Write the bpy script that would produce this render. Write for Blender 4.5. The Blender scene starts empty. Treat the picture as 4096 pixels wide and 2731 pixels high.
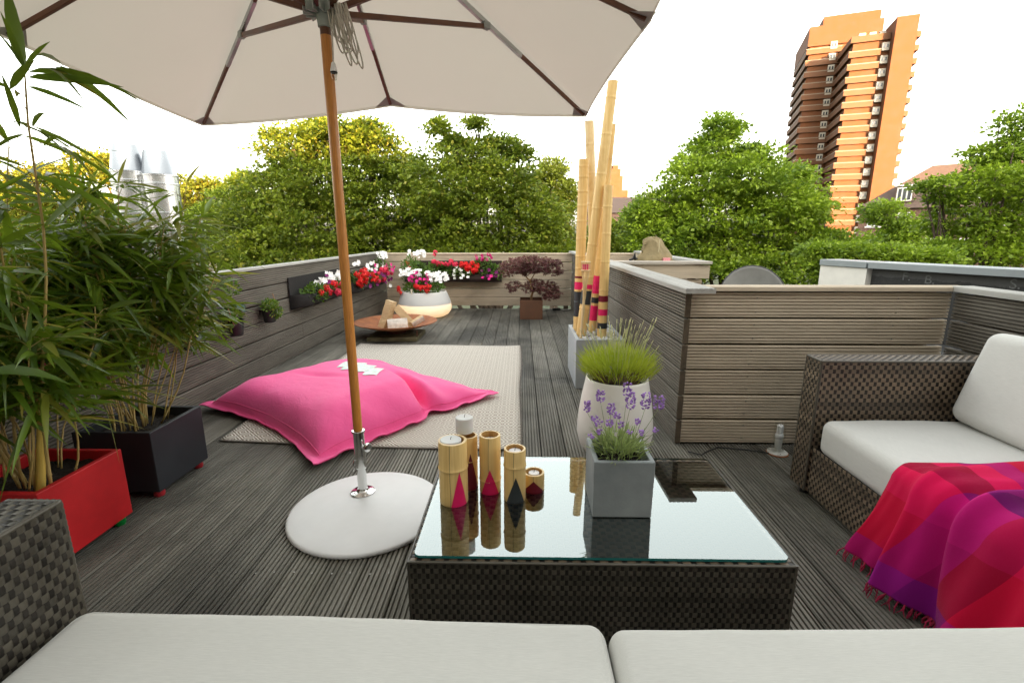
import bpy, math, random
import numpy as np
from mathutils import Vector, Matrix, noise as mnoise

random.seed(7)
RNG = np.random.default_rng(11)
scene = bpy.context.scene
COL = scene.collection
PI = math.pi

# ------------------------------------------------------------------ helpers
class MB:
    """collects geometry in world coordinates; build() links it as one mesh object"""
    def __init__(self):
        self.v = []; self.f = []; self.mi = []; self.uv = None
    def add(self, verts, faces, mi=0):
        b = len(self.v)
        self.v.extend([tuple(float(c) for c in p) for p in verts])
        self.f.extend([tuple(int(i) + b for i in f) for f in faces])
        self.mi.extend([mi] * len(faces))
        return self
    def box(self, x0, y0, z0, x1, y1, z1, mi=0):
        v = [(x0,y0,z0),(x1,y0,z0),(x1,y1,z0),(x0,y1,z0),(x0,y0,z1),(x1,y0,z1),(x1,y1,z1),(x0,y1,z1)]
        f = [(0,3,2,1),(4,5,6,7),(0,1,5,4),(1,2,6,5),(2,3,7,6),(3,0,4,7)]
        return self.add(v, f, mi)
    def obox(self, c, ax, ay, az, mi=0):
        c = Vector(c); ax = Vector(ax); ay = Vector(ay); az = Vector(az)
        v = [c+sx*ax+sy*ay+sz*az for sz in (-1,1) for sx, sy in ((-1,-1),(1,-1),(1,1),(-1,1))]
        f = [(0,3,2,1),(4,5,6,7),(0,1,5,4),(1,2,6,5),(2,3,7,6),(3,0,4,7)]
        return self.add(v, f, mi)
    def tube(self, pts, radii, n=10, cap=True, mi=0):
        pts = [Vector(p) for p in pts]
        if not hasattr(radii, '__len__'): radii = [radii]*len(pts)
        vs = []; fs = []
        t = (pts[1]-pts[0]).normalized()
        ref = Vector((0,0,1)) if abs(t.z) < .9 else Vector((1,0,0))
        a = t.cross(ref).normalized()
        for i, p in enumerate(pts):
            if i == 0: t = pts[1]-pts[0]
            elif i == len(pts)-1: t = pts[-1]-pts[-2]
            else: t = pts[i+1]-pts[i-1]
            t = t.normalized() if t.length > 1e-9 else Vector((0,0,1))
            a = (a - t*a.dot(t))
            a = a.normalized() if a.length > 1e-6 else t.orthogonal().normalized()
            b = t.cross(a)
            for k in range(n):
                an = 2*PI*k/n
                vs.append(p + (a*math.cos(an)+b*math.sin(an))*radii[i])
        for i in range(len(pts)-1):
            for k in range(n):
                k2 = (k+1) % n
                fs.append((i*n+k, i*n+k2, (i+1)*n+k2, (i+1)*n+k))
        if cap:
            fs.append(tuple(range(n-1,-1,-1))); fs.append(tuple((len(pts)-1)*n+k for k in range(n)))
        return self.add(vs, fs, mi)
    def lathe(self, prof, c=(0,0,0), n=32, mi=0, sx=1, sy=1):
        vs = []; fs = []
        for r, z in prof:
            for k in range(n):
                an = 2*PI*k/n
                vs.append((c[0]+r*math.cos(an)*sx, c[1]+r*math.sin(an)*sy, c[2]+z))
        for i in range(len(prof)-1):
            for k in range(n):
                k2 = (k+1) % n
                fs.append((i*n+k, i*n+k2, (i+1)*n+k2, (i+1)*n+k))
        if prof[0][0] > 1e-6: fs.append(tuple(range(n-1,-1,-1)))
        if prof[-1][0] > 1e-6: fs.append(tuple((len(prof)-1)*n+k for k in range(n)))
        return self.add(vs, fs, mi)
    def grid(self, P, mi=0, closed=False):
        """P: (nu,nv,3) array"""
        nu, nv = P.shape[:2]
        fs = []
        for i in range(nu-1):
            for j in range(nv-1):
                fs.append((i*nv+j, (i+1)*nv+j, (i+1)*nv+j+1, i*nv+j+1))
        return self.add(P.reshape(-1,3), fs, mi)

def origin(o):
    p = Vector((0,0,0))
    while o is not None:
        p += o.location; o = o.parent
    return p

def link(o, parent=None):
    COL.objects.link(o)
    if parent is not None: o.parent = parent
    return o

def finish(me, mats, smooth, angle):
    for m in (mats if isinstance(mats, (list, tuple)) else [mats]): me.materials.append(m)
    if smooth:
        me.polygons.foreach_set('use_smooth', [True]*len(me.polygons))
        if angle: me.set_sharp_from_angle(angle=math.radians(angle))
    me.update()

def build(mb, name, mats, parent=None, loc=None, smooth=False, angle=35, bevel=0, weld=False):
    org = origin(parent) if parent is not None else Vector(loc or (0,0,0))
    me = bpy.data.meshes.new(name)
    me.from_pydata([(p[0]-org.x, p[1]-org.y, p[2]-org.z) for p in mb.v], [], mb.f)
    if any(mb.mi): me.polygons.foreach_set('material_index', mb.mi)
    if mb.uv is not None:
        l = me.uv_layers.new(name='UVMap')
        li = np.empty(len(me.loops), dtype=np.int32); me.loops.foreach_get('vertex_index', li)
        l.data.foreach_set('uv', np.asarray(mb.uv, dtype=np.float32)[li].ravel())
    finish(me, mats, smooth, angle)
    o = bpy.data.objects.new(name, me)
    link(o, parent)
    if parent is None: o.location = org
    if weld:
        w = o.modifiers.new('weld','WELD'); w.merge_threshold = 1e-4
    if bevel:
        b = o.modifiers.new('bevel','BEVEL'); b.width = bevel; b.segments = 2; b.limit_method = 'ANGLE'
        me.polygons.foreach_set('use_smooth', [True]*len(me.polygons))
        b.harden_normals = True
    return o

def np_mesh(name, V, F, mats, parent=None, loc=None, smooth=False):
    """fast path: V (N,3), F (M,k) arrays"""
    org = origin(parent) if parent is not None else Vector(loc or (0,0,0))
    V = np.asarray(V, dtype=np.float64) - np.array(org)
    F = np.asarray(F, dtype=np.int32); k = F.shape[1]
    me = bpy.data.meshes.new(name)
    me.vertices.add(len(V)); me.vertices.foreach_set('co', V.astype(np.float32).ravel())
    me.loops.add(F.size); me.loops.foreach_set('vertex_index', F.ravel())
    me.polygons.add(len(F)); me.polygons.foreach_set('loop_start', np.arange(0, F.size, k, dtype=np.int32))
    me.update(calc_edges=True)
    finish(me, mats, smooth, 0)
    o = bpy.data.objects.new(name, me); link(o, parent)
    if parent is None: o.location = org
    return o

def tag(o, label=None, cat=None, group=None, kind=None):
    if label: o['label'] = label
    if cat: o['category'] = cat
    if group: o['group'] = group
    if kind: o['kind'] = kind
    return o

def thing(name, loc, label, cat, group=None):
    o = bpy.data.objects.new(name, None); o.empty_display_size = .1
    COL.objects.link(o); o.location = loc
    return tag(o, label, cat, group)

def copy_part(o, parent, loc=None, rot=None, scale=None):
    c = o.copy(); COL.objects.link(c); c.parent = parent
    if loc is not None: c.location = loc
    if rot is not None: c.rotation_euler = rot
    if scale is not None: c.scale = scale
    return c

# ------------------------------------------------------------------ materials
def new_mat(name):
    m = bpy.data.materials.new(name); m.use_nodes = True
    nt = m.node_tree; nt.nodes.clear()
    out = nt.nodes.new('ShaderNodeOutputMaterial')
    return m, nt, out

class N:
    """tiny node helper"""
    def __init__(self, nt): self.nt = nt
    def n(self, t, **k):
        x = self.nt.nodes.new(t)
        for a, b in k.items():
            setattr(x, a, b)
        return x
    def l(self, a, b): self.nt.links.new(a, b)
    def val(self, sock, v):
        if hasattr(v, 'is_linked'): self.l(v, sock)
        else: sock.default_value = v
    def math(self, op, a, b=0.0, c=None):
        x = self.n('ShaderNodeMath', operation=op)
        self.val(x.inputs[0], a); self.val(x.inputs[1], b)
        if c is not None: self.val(x.inputs[2], c)
        return x.outputs[0]
    def coord(self, scale=(1,1,1), kind='Object'):
        tc = self.n('ShaderNodeTexCoord'); mp = self.n('ShaderNodeMapping')
        self.l(tc.outputs[kind], mp.inputs[0]); mp.inputs['Scale'].default_value = scale
        return mp.outputs[0]
    def noise(self, vec, scale=5, detail=4, rough=.55, dist=0):
        x = self.n('ShaderNodeTexNoise'); self.l(vec, x.inputs['Vector'])
        x.inputs['Scale'].default_value = scale; x.inputs['Detail'].default_value = detail
        x.inputs['Roughness'].default_value = rough; x.inputs['Distortion'].default_value = dist
        return x.outputs['Fac']
    def ramp(self, fac, stops, interp='LINEAR'):
        x = self.n('ShaderNodeValToRGB'); self.l(fac, x.inputs[0])
        cr = x.color_ramp; cr.interpolation = interp
        while len(cr.elements) > 1: cr.elements.remove(cr.elements[-1])
        cr.elements[0].position = stops[0][0]; cr.elements[0].color = (*stops[0][1], 1)
        for p, c in stops[1:]:
            e = cr.elements.new(p); e.color = (*c, 1)
        return x.outputs[0]
    def mix(self, fac, a, b, mode='MIX'):
        x = self.n('ShaderNodeMix', data_type='RGBA', blend_type=mode)
        self.val(x.inputs[0], fac)
        self.val(x.inputs[6], a if hasattr(a,'is_linked') else (*a,1)); self.val(x.inputs[7], b if hasattr(b,'is_linked') else (*b,1))
        return x.outputs[2]
    def maprange(self, v, a, b, c, d):
        x = self.n('ShaderNodeMapRange'); self.l(v, x.inputs[0])
        for i, q in enumerate((a,b,c,d)): x.inputs[i+1].default_value = q
        return x.outputs[0]
    def bsdf(self, out, color, rough=.6, metal=0, bump=None, bstr=.3, bdist=.01, spec=None, **kw):
        p = self.n('ShaderNodeBsdfPrincipled')
        self.val(p.inputs['Base Color'], color if hasattr(color,'is_linked') else (*color,1))
        self.val(p.inputs['Roughness'], rough); p.inputs['Metallic'].default_value = metal
        if spec is not None: p.inputs['Specular IOR Level'].default_value = spec
        for k, v in kw.items(): self.val(p.inputs[k.replace('_',' ')], v)
        if bump is not None:
            b = self.n('ShaderNodeBump'); self.l(bump, b.inputs['Height'])
            b.inputs['Strength'].default_value = bstr; b.inputs['Distance'].default_value = bdist
            self.l(b.outputs[0], p.inputs['Normal'])
        self.l(p.outputs[0], out.inputs[0])
        return p

def sc3(c, k): return tuple(min(1, x*k) for x in c)

def M(name, c, rough=.6, var=.25, scale=8, stretch=(1,1,1), bstr=.25, bscale=60, bdist=.004, metal=0, c2=None, spec=None, island=0, detail=5, **kw):
    """general noisy surface: colour c varied towards c2 by noise, fine bump"""
    m, nt, out = new_mat(name); g = N(nt)
    vec = g.coord(stretch)
    f = g.noise(vec, scale, detail, .6)
    f = g.maprange(f, .3, .7, 0, 1)
    col = g.mix(f, sc3(c, 1-var), c2 if c2 else sc3(c, 1+var))
    if island:
        geo = g.n('ShaderNodeNewGeometry')
        k = g.maprange(geo.outputs['Random Per Island'], 0, 1, 1-island, 1+island)
        cc = g.n('ShaderNodeCombineColor'); [g.l(k, cc.inputs[i]) for i in range(3)]
        col = g.mix(1.0, col, cc.outputs[0], 'MULTIPLY')
    b = g.noise(vec, bscale, 4, .6)
    rr = g.maprange(f, 0, 1, max(.02, rough-.08), min(1, rough+.08))
    g.bsdf(out, col, rr, metal, b, bstr, bdist, spec, **kw)
    return m

def wood_mat(name, c_lo, c_hi, axis, tint=(.3,.24,.18), rough=.75, blotch=.5, isl=.18, damp_shade=False):
    """weathered grooved timber; axis = grain direction"""
    m, nt, out = new_mat(name); g = N(nt)
    st = [40,40,40]; st['XYZ'.index(axis)] = 1.6
    grain = g.noise(g.coord(tuple(st)), 1.0, 6, .65, .4)
    big = g.noise(g.coord((1,1,1)), 2.3, 5, .6, .6)
    st2 = [3,3,3]; st2['XYZ'.index(axis)] = .7
    blot = g.noise(g.coord(tuple(st2)), 2.0, 5, .65, .8)
    col = g.mix(g.maprange(grain,.2,.8,0,1), c_lo, c_hi)
    col = g.mix(g.maprange(blot,.45,.72,0,blotch), col, sc3(c_lo,.55))
    col = g.mix(g.maprange(big,.5,.75,0,.45), col, tint)
    if damp_shade:
        wet_shade = g.noise(g.coord((.9,.55,1)), 1.3, 6, .62, .5)
        col = g.mix(g.maprange(wet_shade,.46,.62,0,.78), col, sc3(c_lo,.33))  # damp patches, also darkening the deck in place of sofa shade
    geo = g.n('ShaderNodeNewGeometry')
    k = g.maprange(geo.outputs['Random Per Island'], 0, 1, 1-isl, 1+isl)
    cc = g.n('ShaderNodeCombineColor'); [g.l(k, cc.inputs[i]) for i in range(3)]
    col = g.mix(1.0, col, cc.outputs[0], 'MULTIPLY')
    fine = g.noise(g.coord(tuple(x*2.5 for x in st)), 1.0, 4, .6)
    g.bsdf(out, col, g.maprange(blot,.3,.7,rough-.12,rough+.1), 0, fine, .5, .003, .35)
    return m

def leaf_mat(name, dark, light, yellow=None, vscale=.6, transl=.35, rough=.5, tcol=None, spec=.4):
    """foliage: tone varies by clump and by leaf; light passes through"""
    m, nt, out = new_mat(name); g = N(nt)
    geo = g.n('ShaderNodeNewGeometry')
    r = geo.outputs['Random Per Island']
    big = g.noise(g.coord((1,1,1)), vscale, 3, .5)
    f = g.math('ADD', g.math('MULTIPLY', r, .55), g.maprange(big,.35,.65,-.1,.5))
    col = g.mix(f, dark, light)
    if yellow:
        col = g.mix(g.maprange(g.math('FRACT', g.math('MULTIPLY', r, 17.3)), .86,.97,0,1), col, yellow)
    p = g.n('ShaderNodeBsdfPrincipled'); g.l(col, p.inputs['Base Color']); p.inputs['Roughness'].default_value = rough
    p.inputs['Specular IOR Level'].default_value = spec
    t = g.n('ShaderNodeBsdfTranslucent'); tc = g.mix(.55, col, tcol or light); g.l(tc, t.inputs[0])
    mx = g.n('ShaderNodeMixShader'); mx.inputs[0].default_value = transl
    g.l(p.outputs[0], mx.inputs[1]); g.l(t.outputs[0], mx.inputs[2]); g.l(mx.outputs[0], out.inputs[0])
    return m

def fabric_mat(name, c, weave=900, var=.05, rough=.9, sheen=.2, streak=None, transl=0):
    m, nt, out = new_mat(name); g = N(nt)
    big = g.noise(g.coord((1,1,1)), 5, 3, .5)
    col = g.mix(big, sc3(c,1-var), sc3(c,1+var))
    st = streak or (60, 900, 900)
    fine = g.noise(g.coord(st), 1.0, 3, .6)
    col = g.mix(g.maprange(fine,.35,.65,0,.22), col, sc3(c,.55))
    stain = g.noise(g.coord((1,1,1)), 2.2, 5, .65); col = g.mix(g.maprange(stain,.52,.72,0,.16), col, sc3(c,.62))
    p = g.bsdf(out, col, rough, 0, fine, .25, .0012, .2)
    p.inputs['Sheen Weight'].default_value = sheen
    if transl:
        t = g.n('ShaderNodeBsdfTranslucent'); g.l(col, t.inputs[0])
        mx = g.n('ShaderNodeMixShader'); mx.inputs[0].default_value = transl
        g.l(p.outputs[0], mx.inputs[1]); g.l(t.outputs[0], mx.inputs[2]); g.l(mx.outputs[0], out.inputs[0])
    return m

def glass_mat(name, tint=(1,1,1), ior=1.5, gloss=.0, arch=True):
    m, nt, out = new_mat(name); g = N(nt)
    tr = g.n('ShaderNodeBsdfTransparent'); tr.inputs[0].default_value = (*tint,1)
    gl = g.n('ShaderNodeBsdfGlossy'); gl.inputs[0].default_value = (1,1,1,1); gl.inputs['Roughness'].default_value = gloss
    lw = g.n('ShaderNodeLayerWeight'); lw.inputs[0].default_value = .5
    f0 = ((ior-1)/(ior+1))**2
    fac = g.math('MULTIPLY_ADD', g.math('POWER', lw.outputs['Facing'], 4.0), 1-f0, f0)
    mx = g.n('ShaderNodeMixShader'); g.l(fac, mx.inputs[0]); g.l(tr.outputs[0], mx.inputs[1]); g.l(gl.outputs[0], mx.inputs[2])
    g.l(mx.outputs[0], out.inputs[0])
    return m

def bamboo_mat(name, axis='Z', c=(.66,.41,.125), c2=(.84,.59,.23), k=1.0):
    m, nt, out = new_mat(name); g = N(nt)
    st = [90,90,90]; st['XYZ'.index(axis)] = 3
    s = g.noise(g.coord(tuple(st)), 1.0, 5, .6)
    b = g.noise(g.coord((1,1,1)), 6, 4, .6)
    col = g.mix(g.maprange(s,.3,.7,0,1), sc3(c,k), sc3(c2,k))
    col = g.mix(g.maprange(b,.5,.8,0,.5), col, sc3((.5,.27,.08),k))
    g.bsdf(out, col, .45, 0, s, .15, .002, .4)
    return m

W_DECK = wood_mat('deck_timber', (.125,.118,.098), (.275,.260,.218), 'Y', tint=(.12,.115,.075), blotch=.5, isl=.22, damp_shade=True)
W_TAN_X = wood_mat('fence_timber_tan', (.46,.38,.28), (.68,.575,.44), 'X', tint=(.24,.21,.16), blotch=.45, isl=.18)
W_GREY_Y = wood_mat('fence_timber_grey', (.118,.104,.084), (.225,.205,.17), 'Y', tint=(.13,.112,.095), blotch=.55, isl=.15)
W_CAP_X = wood_mat('cap_timber_pale', (.38,.34,.29), (.62,.57,.5), 'X', tint=(.4,.37,.33), blotch=.25, isl=.06)
W_CAP_Y = wood_mat('cap_timber_silver', (.29,.285,.262), (.50,.49,.455), 'Y', tint=(.4,.4,.38), blotch=.25, isl=.06)
W_END_GAP = M('end_grain_gap_shade', (.1,.075,.05), .85, .3, 30)
WICKER = M('rattan_shaded', (.070,.062,.047), .36, .25, 9, bstr=.25, bscale=140, bdist=.001, island=.3, spec=.5)  # darker copy of the one rattan, for the pieces in less light
WICKER_LIT = M('rattan_lit', (.15,.112,.074), .42, .28, 9, bstr=.25, bscale=140, bdist=.001, island=.35, spec=.5)  # lighter copy of the same rattan, stronger light painted into its colour
WICKER_V = M('rattan_recess_shade', (.018,.015,.012), .45, .25, 9, island=.5, spec=.4)  # same strands, coloured darker to paint the shade in the weave recesses
WICKER_D = M('rattan_black_core', (.012,.010,.008), .6, .2)
CUSH = fabric_mat('cushion_canvas', (.55,.545,.505), streak=(40,700,700), sheen=.1)
CUSH_R = fabric_mat('cushion_canvas_side', (.61,.605,.57), streak=(700,40,700), sheen=.1)
CHROME = M('polished_steel', (.75,.75,.74), .12, .05, 20, bstr=.02, metal=1)
STEEL = M('flue_steel', (.80,.81,.82), .28, .04, 5, bstr=.02, metal=1)
SOIL = M('potting_soil', (.02,.014,.009), .95, .5, 60, bstr=1, bscale=90, bdist=.02)
WHITE_PL = M('white_plastic', (.86,.86,.86), .38, .02, 6, bstr=.03, spec=.4)
GREY_PL = M('grey_plastic', (.3,.32,.3), .5, .1, 12)
BLACK_PL = M('black_plastic', (.012,.012,.013), .45, .2, 12)
# ------------------------------------------------------------------ timber boards
def board(mb, p0, p1, up, nrm, h, th, ng=8, gd=.0032, gw=.45, mi=0, cham=.004):
    p0 = Vector(p0); p1 = Vector(p1); up = Vector(up).normalized(); nrm = Vector(nrm).normalized()
    prof = [(0,-th),(0,-cham),(cham,0)]
    pitch = (h-2*cham)/ng
    for i in range(ng):
        a = cham+i*pitch
        w = pitch*gw
        s = a+(pitch-w)*.5; e = s+w
        prof += [(s,0),(s+w*.22,-gd),(e-w*.22,-gd),(e,0)]
    prof += [(h-cham,0),(h,-cham),(h,-th)]
    n = len(prof)
    vs = [p+up*a+nrm*d for p in (p0,p1) for a,d in prof]
    fs = [(i,i+1,n+i+1,n+i) for i in range(n-1)] + [(n-1,0,n,2*n-1)]
    if mb is not None and (p1-p0).cross(up).dot(nrm) > 0: pass
    fs += [tuple(range(n-1,-1,-1)), tuple(range(n,2*n))]
    mb.add(vs, fs, mi)

# deck: every board a grooved plank, laid away from the camera
mb = MB()
pit = .1375
k0 = int(math.floor((-2.9-.118)/pit)); k1 = int(math.ceil((2.6-.118)/pit))
for k in range(k0, k1+1):
    x = .118+k*pit
    joints = [-1.6, 3.905+(0 if k % 2 == 0 or x > -.2 else 1.3), 7.70]
    if k % 3 == 1: joints.insert(1, .45)
    for a, b in zip(joints[:-1], joints[1:]):
        dz = random.uniform(-.0012,.0012)
        board(mb, (x+.0035, a+.002, dz), (x+.0035, b-.002, dz+random.uniform(-.001,.001)), (1,0,0), (0,0,1), pit-.007, .024, 7, .009, .42)
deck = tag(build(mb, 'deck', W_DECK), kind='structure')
mb = MB(); mb.box(-2.9,-1.6,-.3,2.6,7.72,-.026)
tag(build(mb, 'roof_base', M('dark_roof_felt', (.018,.018,.018), .9)), kind='structure')
# screws in the deck
SCREW = M('deck_screw', (.25,.24,.22), .35, metal=1)
mb = MB()
for k in range(-9, 2):
    x = .118+k*pit
    for yy in (1.495, 6.95):
        for fx in (.035,.1):
            mb.lathe([(.0032,0),(.0032,.0012),(0,.0014)], (x+fx, yy+random.uniform(-.006,.006), .0005), 8)
tag(build(mb, 'deck_screws', SCREW), kind='structure')

def fence(name, label, a, b, nrm, mat, z0=.012, rows=6, pitch=.1457, h=.1345, splits=(), cap=None, capmat=None, capw=.1, capz=.885, capt=.03, posts=(), th=.027, ng=7, capshift=0.0, capext=(0,0)):
    """boards run from a to b (xy); nrm points at the viewer's side"""
    A = Vector((a[0],a[1],0)); B = Vector((b[0],b[1],0)); d = (B-A); L = d.length; d.normalize(); nv = Vector((nrm[0],nrm[1],0)).normalized()
    root = thing(name, (A.x, A.y, 0), label, 'fence')
    cuts = [0]+list(splits)+[L]
    for r in range(rows):
        for s0, s1 in zip(cuts[:-1], cuts[1:]):
            mb = MB(); off = nv*random.uniform(-.0015,.0015); dz = random.uniform(-.0015,.0015)
            board(mb, A+d*(s0+.001)+off+Vector((0,0,z0+r*pitch+dz)), A+d*(s1-.001)+off+Vector((0,0,z0+r*pitch+dz)), (0,0,1), nv, h, th, ng, .013, .36)
            build(mb, 'plank', mat, root)
    sm = MB()
    for r in range(rows):
        for s in posts:
            for zz in (.03,.105):
                c = A+d*(s+random.uniform(-.004,.004))+nv*.001; ax = nv
                sm.tube([c+Vector((0,0,z0+r*pitch+zz)), c+nv*.0012+Vector((0,0,z0+r*pitch+zz))], .0036, 8)
    tag(build(sm, 'screws', SCREW, root), kind='stuff')
    for r in range(rows):
        mb = MB(); c = (A+B)/2-nv*(th+.052); mb.obox((c.x,c.y,z0+r*pitch+h/2), d*(L/2-.03), nv*.01, (0,0,h/2)); build(mb, 'back_plank', W_END_GAP, root)  # back planks coloured dark to stand in for shade in the gaps
    for s in posts:
        mb = MB(); c = A+d*s-nv*(th+.021); mb.obox((c.x,c.y,.42), d*.035, nv*.019, (0,0,.43))
        build(mb, 'post', W_END_GAP, root)
    if cap:
        mb = MB(); c0 = A+d*(-capext[0])+nv*(capshift); c1 = A+d*(L+capext[1])+nv*(capshift)
        # cap: a flat board on top, grooves upward
        board(mb, c0+Vector((0,0,capz+capt)), c1+Vector((0,0,capz+capt)), -nv, (0,0,1), capw, capt, 6, .0025, .3)
        build(mb, 'cap_board', capmat or mat, root)
    return root

LW0 = (-2.30, .4); LW1 = (-2.128, 7.655)
fence('timber_fence', 'dark grey slatted fence along the left side carrying herb pots and flower pockets', LW0, LW1, (1,-.024), W_GREY_Y,
      splits=(4.35,), cap=True, capmat=W_CAP_Y, capw=.09, capt=.02, capz=.886, capshift=.012, posts=(.6,1.9,3.2,4.33,5.6,6.7), rows=6, pitch=.1455, h=.1325)
fence('timber_fence', 'tan slatted fence across the far end behind the glowing planter and maple', (-2.13,7.66), (.80,7.66), (0,-1), W_TAN_X,
      z0=.05, pitch=.1392, h=.129, cap=True, capmat=W_TAN_X, capw=.09, capz=.856, capt=.022, capshift=.012, posts=(.5,1.35,2.2,2.85))
mf = fence('timber_fence', 'dark slatted fence with silvery cap running away behind the bamboo poles', (.887,2.606), (.79,7.63), (-1,-.02), W_GREY_Y,
      cap=True, capmat=W_CAP_Y, capw=.155, capz=.886, capt=.026, capshift=.05, posts=(.9,2.2,3.5), capext=(.13,0))
for r in range(6):
    mb = MB(); z = .012+r*.1457; mb.box(.885,2.596,z,.9165,2.6055,z+.1375); build(mb, 'plank_end', W_END_GAP, mf, bevel=.003)
fence('timber_fence', 'pale tan slatted fence beside the glass lamp, behind the right sofa arm', (.918,2.612), (2.30,2.612), (0,-1), W_TAN_X,
      cap=True, capmat=W_TAN_X, capw=.1, capz=.886, capt=.024, capshift=.022, posts=(.35,1.1), capext=(-.075,.08))
fence('timber_fence', 'dark slatted fence at the right edge behind the white back cushion', (2.302,2.60), (2.302,-1.2), (-1,0), W_GREY_Y,
      cap=True, capmat=W_CAP_Y, capw=.11, capz=.886, capt=.03, capshift=.022, posts=(.6,1.8,3.0))
# raised enclosure beyond the middle fence
t = fence('timber_fence', 'small pale timber enclosure with a broad cap holding the khaki bag', (.86,4.86), (1.80,4.86), (0,-1), W_TAN_X, z0=.012, rows=5, cap=True, capmat=W_CAP_X, capw=.13, capz=.888, capt=.026, capshift=.05, posts=(.4,.85), capext=(0,.07))
mb = MB(); board(mb, (.86,4.838,.745), (1.86,4.838,.745), (0,0,1), (0,-1,0), .135, .024, 2, .001, .1); build(mb, 'plank', W_TAN_X, t)
for r in range(6):
    mb = MB(); board(mb, (1.80,4.87,.012+r*.1457), (1.80,7.66,.012+r*.1457), (0,0,1), (1,0,0), .139, .027, 8); build(mb, 'plank', W_TAN_X, t)
mb = MB(); board(mb, (1.865,4.945,.914), (1.865,7.66,.914), (-1,0,0), (0,0,1), .12, .026, 6); build(mb, 'cap_board', W_CAP_Y, t)
fence('timber_fence', 'short tan fence section at the far side of the enclosure behind the bag', (.85,7.67), (1.78,7.67), (0,-1), W_TAN_X, z0=.05, pitch=.1392, h=.129, cap=True, capmat=W_TAN_X, capw=.09, capz=.856, capt=.022, capshift=.012)

# ------------------------------------------------------------------ rattan weave
def weave_panel(o, eu, ev, W, H, pu=.0125, pv=.0175, A=.0017):
    """woven strips in real relief on the rectangle o + u*eu + v*ev; returns (V,F)"""
    o = np.array(o,float); eu = np.array(eu,float); ev = np.array(ev,float); n = np.cross(eu,ev)
    nc = max(2, int(round(W/pu))); nr = max(2, int(round(H/pv))); pu = W/nc; pv = H/nr
    Vs = []; Fs = []; base = 0
    # horizontal strips
    us = np.arange(0, 2*nc+1)*pu/2
    m = len(us)
    prof = [(-.485,-.0007),(-.3,0),(.3,0),(.485,-.0007)]
    for j in range(nr):
        vc = (j+.5)*pv
        dep = A*np.cos(PI*(us/pu-.5+j))+A*.25
        P = np.empty((m,4,3))
        for q,(fv,fd) in enumerate(prof):
            P[:,q,:] = o + us[:,None]*eu + (vc+fv*pv)*ev + (dep+fd)[:,None]*n
        Vs.append(P.reshape(-1,3))
        i = np.arange(m-1)[:,None]*4+np.arange(3)[None,:]
        Fs.append((np.stack([i,i+4,i+5,i+1],-1).reshape(-1,4))+base); base += m*4
    nh = sum(len(f) for f in Fs)
    vs_ = np.arange(0, 2*nr+1)*pv/2
    m = len(vs_)
    for c in range(nc):
        uc = (c+.5)*pu
        dep = -A*np.cos(PI*(vs_/pv-.5+c))-.0004
        P = np.empty((m,2,3))
        for q,fu in enumerate((-.38,.38)):
            P[:,q,:] = o + (uc+fu*pu)*eu + vs_[:,None]*ev + dep[:,None]*n
        Vs.append(P.reshape(-1,3))
        i = np.arange(m-1)*2
        Fs.append((np.stack([i,i+1,i+3,i+2],-1).reshape(-1,4))+base); base += m*2
    return np.concatenate(Vs), np.concatenate(Fs), nh

def wicker_part(name, parent, panels, core, mat=None):
    """panels woven over a dark core box"""
    Vs = []; Fs = []; Ms = []; b = 0
    for p in panels:
        V, F, nh = weave_panel(*p); Vs.append(V); Fs.append(F+b); b += len(V); Ms.append(np.r_[np.zeros(nh,np.int32), np.ones(len(F)-nh,np.int32)])
    o = np_mesh(name, np.concatenate(Vs), np.concatenate(Fs), [mat or WICKER, WICKER_V], parent, smooth=True)
    o.data.polygons.foreach_set('material_index', np.concatenate(Ms))
    mb = MB()
    for c in core: mb.box(*c)
    build(mb, 'frame', WICKER_D, parent)
    return o

def edge_tubes(name, parent, lines, r=.0055):
    """braided strip along an edge: a tube with a fine pitch of bulges"""
    mb = MB()
    for a, b in lines:
        a = Vector(a); b = Vector(b); L = (b-a).length; n = max(2, int(L/.0065))
        mb.tube([a+(b-a)*i/n for i in range(n+1)], [r*(1 if i % 2 else .82) for i in range(n+1)], 6)
    return build(mb, name, WICKER, parent, smooth=True, angle=80)

# ------------------------------------------------------------------ coffee table
TX0, TX1, TY0, TY1, TZ = -.310, .759, 1.172, 1.806, .3005
table = thing('coffee_table', ((TX0+TX1)/2, (TY0+TY1)/2, 0), 'low dark rattan coffee table with a glass top, candles and lavender on it', 'table')
wicker_part('wicker_body', table, [
    ((TX0,TY0,.03),(1,0,0),(0,0,1),TX1-TX0,TZ-.03-.006,.0118,.0165),
    ((TX0,TY1,.03),(0,-1,0),(0,0,1),TY1-TY0,TZ-.03-.006,.0118,.0165),
    ((TX1,TY0,.03),(0,1,0),(0,0,1),TY1-TY0,TZ-.03-.006,.0118,.0165),
    ],
    [(TX0+.004,TY0+.004,.03,TX1-.004,TY1-.004,TZ-.007)])
wicker_part('wicker_top', table, [((TX0,TY0,TZ-.003),(1,0,0),(0,1,0),TX1-TX0,TY1-TY0,.019,.0165)], [(TX0+.006,TY0+.006,TZ-.02,TX1-.006,TY1-.006,TZ-.0075)], WICKER_LIT)
edge_tubes('edge_braid', table, [((TX0,TY0,TZ-.004),(TX1,TY0,TZ-.004)),((TX0,TY0,TZ-.004),(TX0,TY1,TZ-.004)),((TX1,TY0,TZ-.004),(TX1,TY1,TZ-.004)),((TX0,TY1,TZ-.004),(TX1,TY1,TZ-.004)),
    ((TX0,TY0,.03),(TX0,TY0,TZ)),((TX1,TY0,.03),(TX1,TY0,TZ)),((TX0,TY0,.03),(TX1,TY0,.03))], .005)
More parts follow.
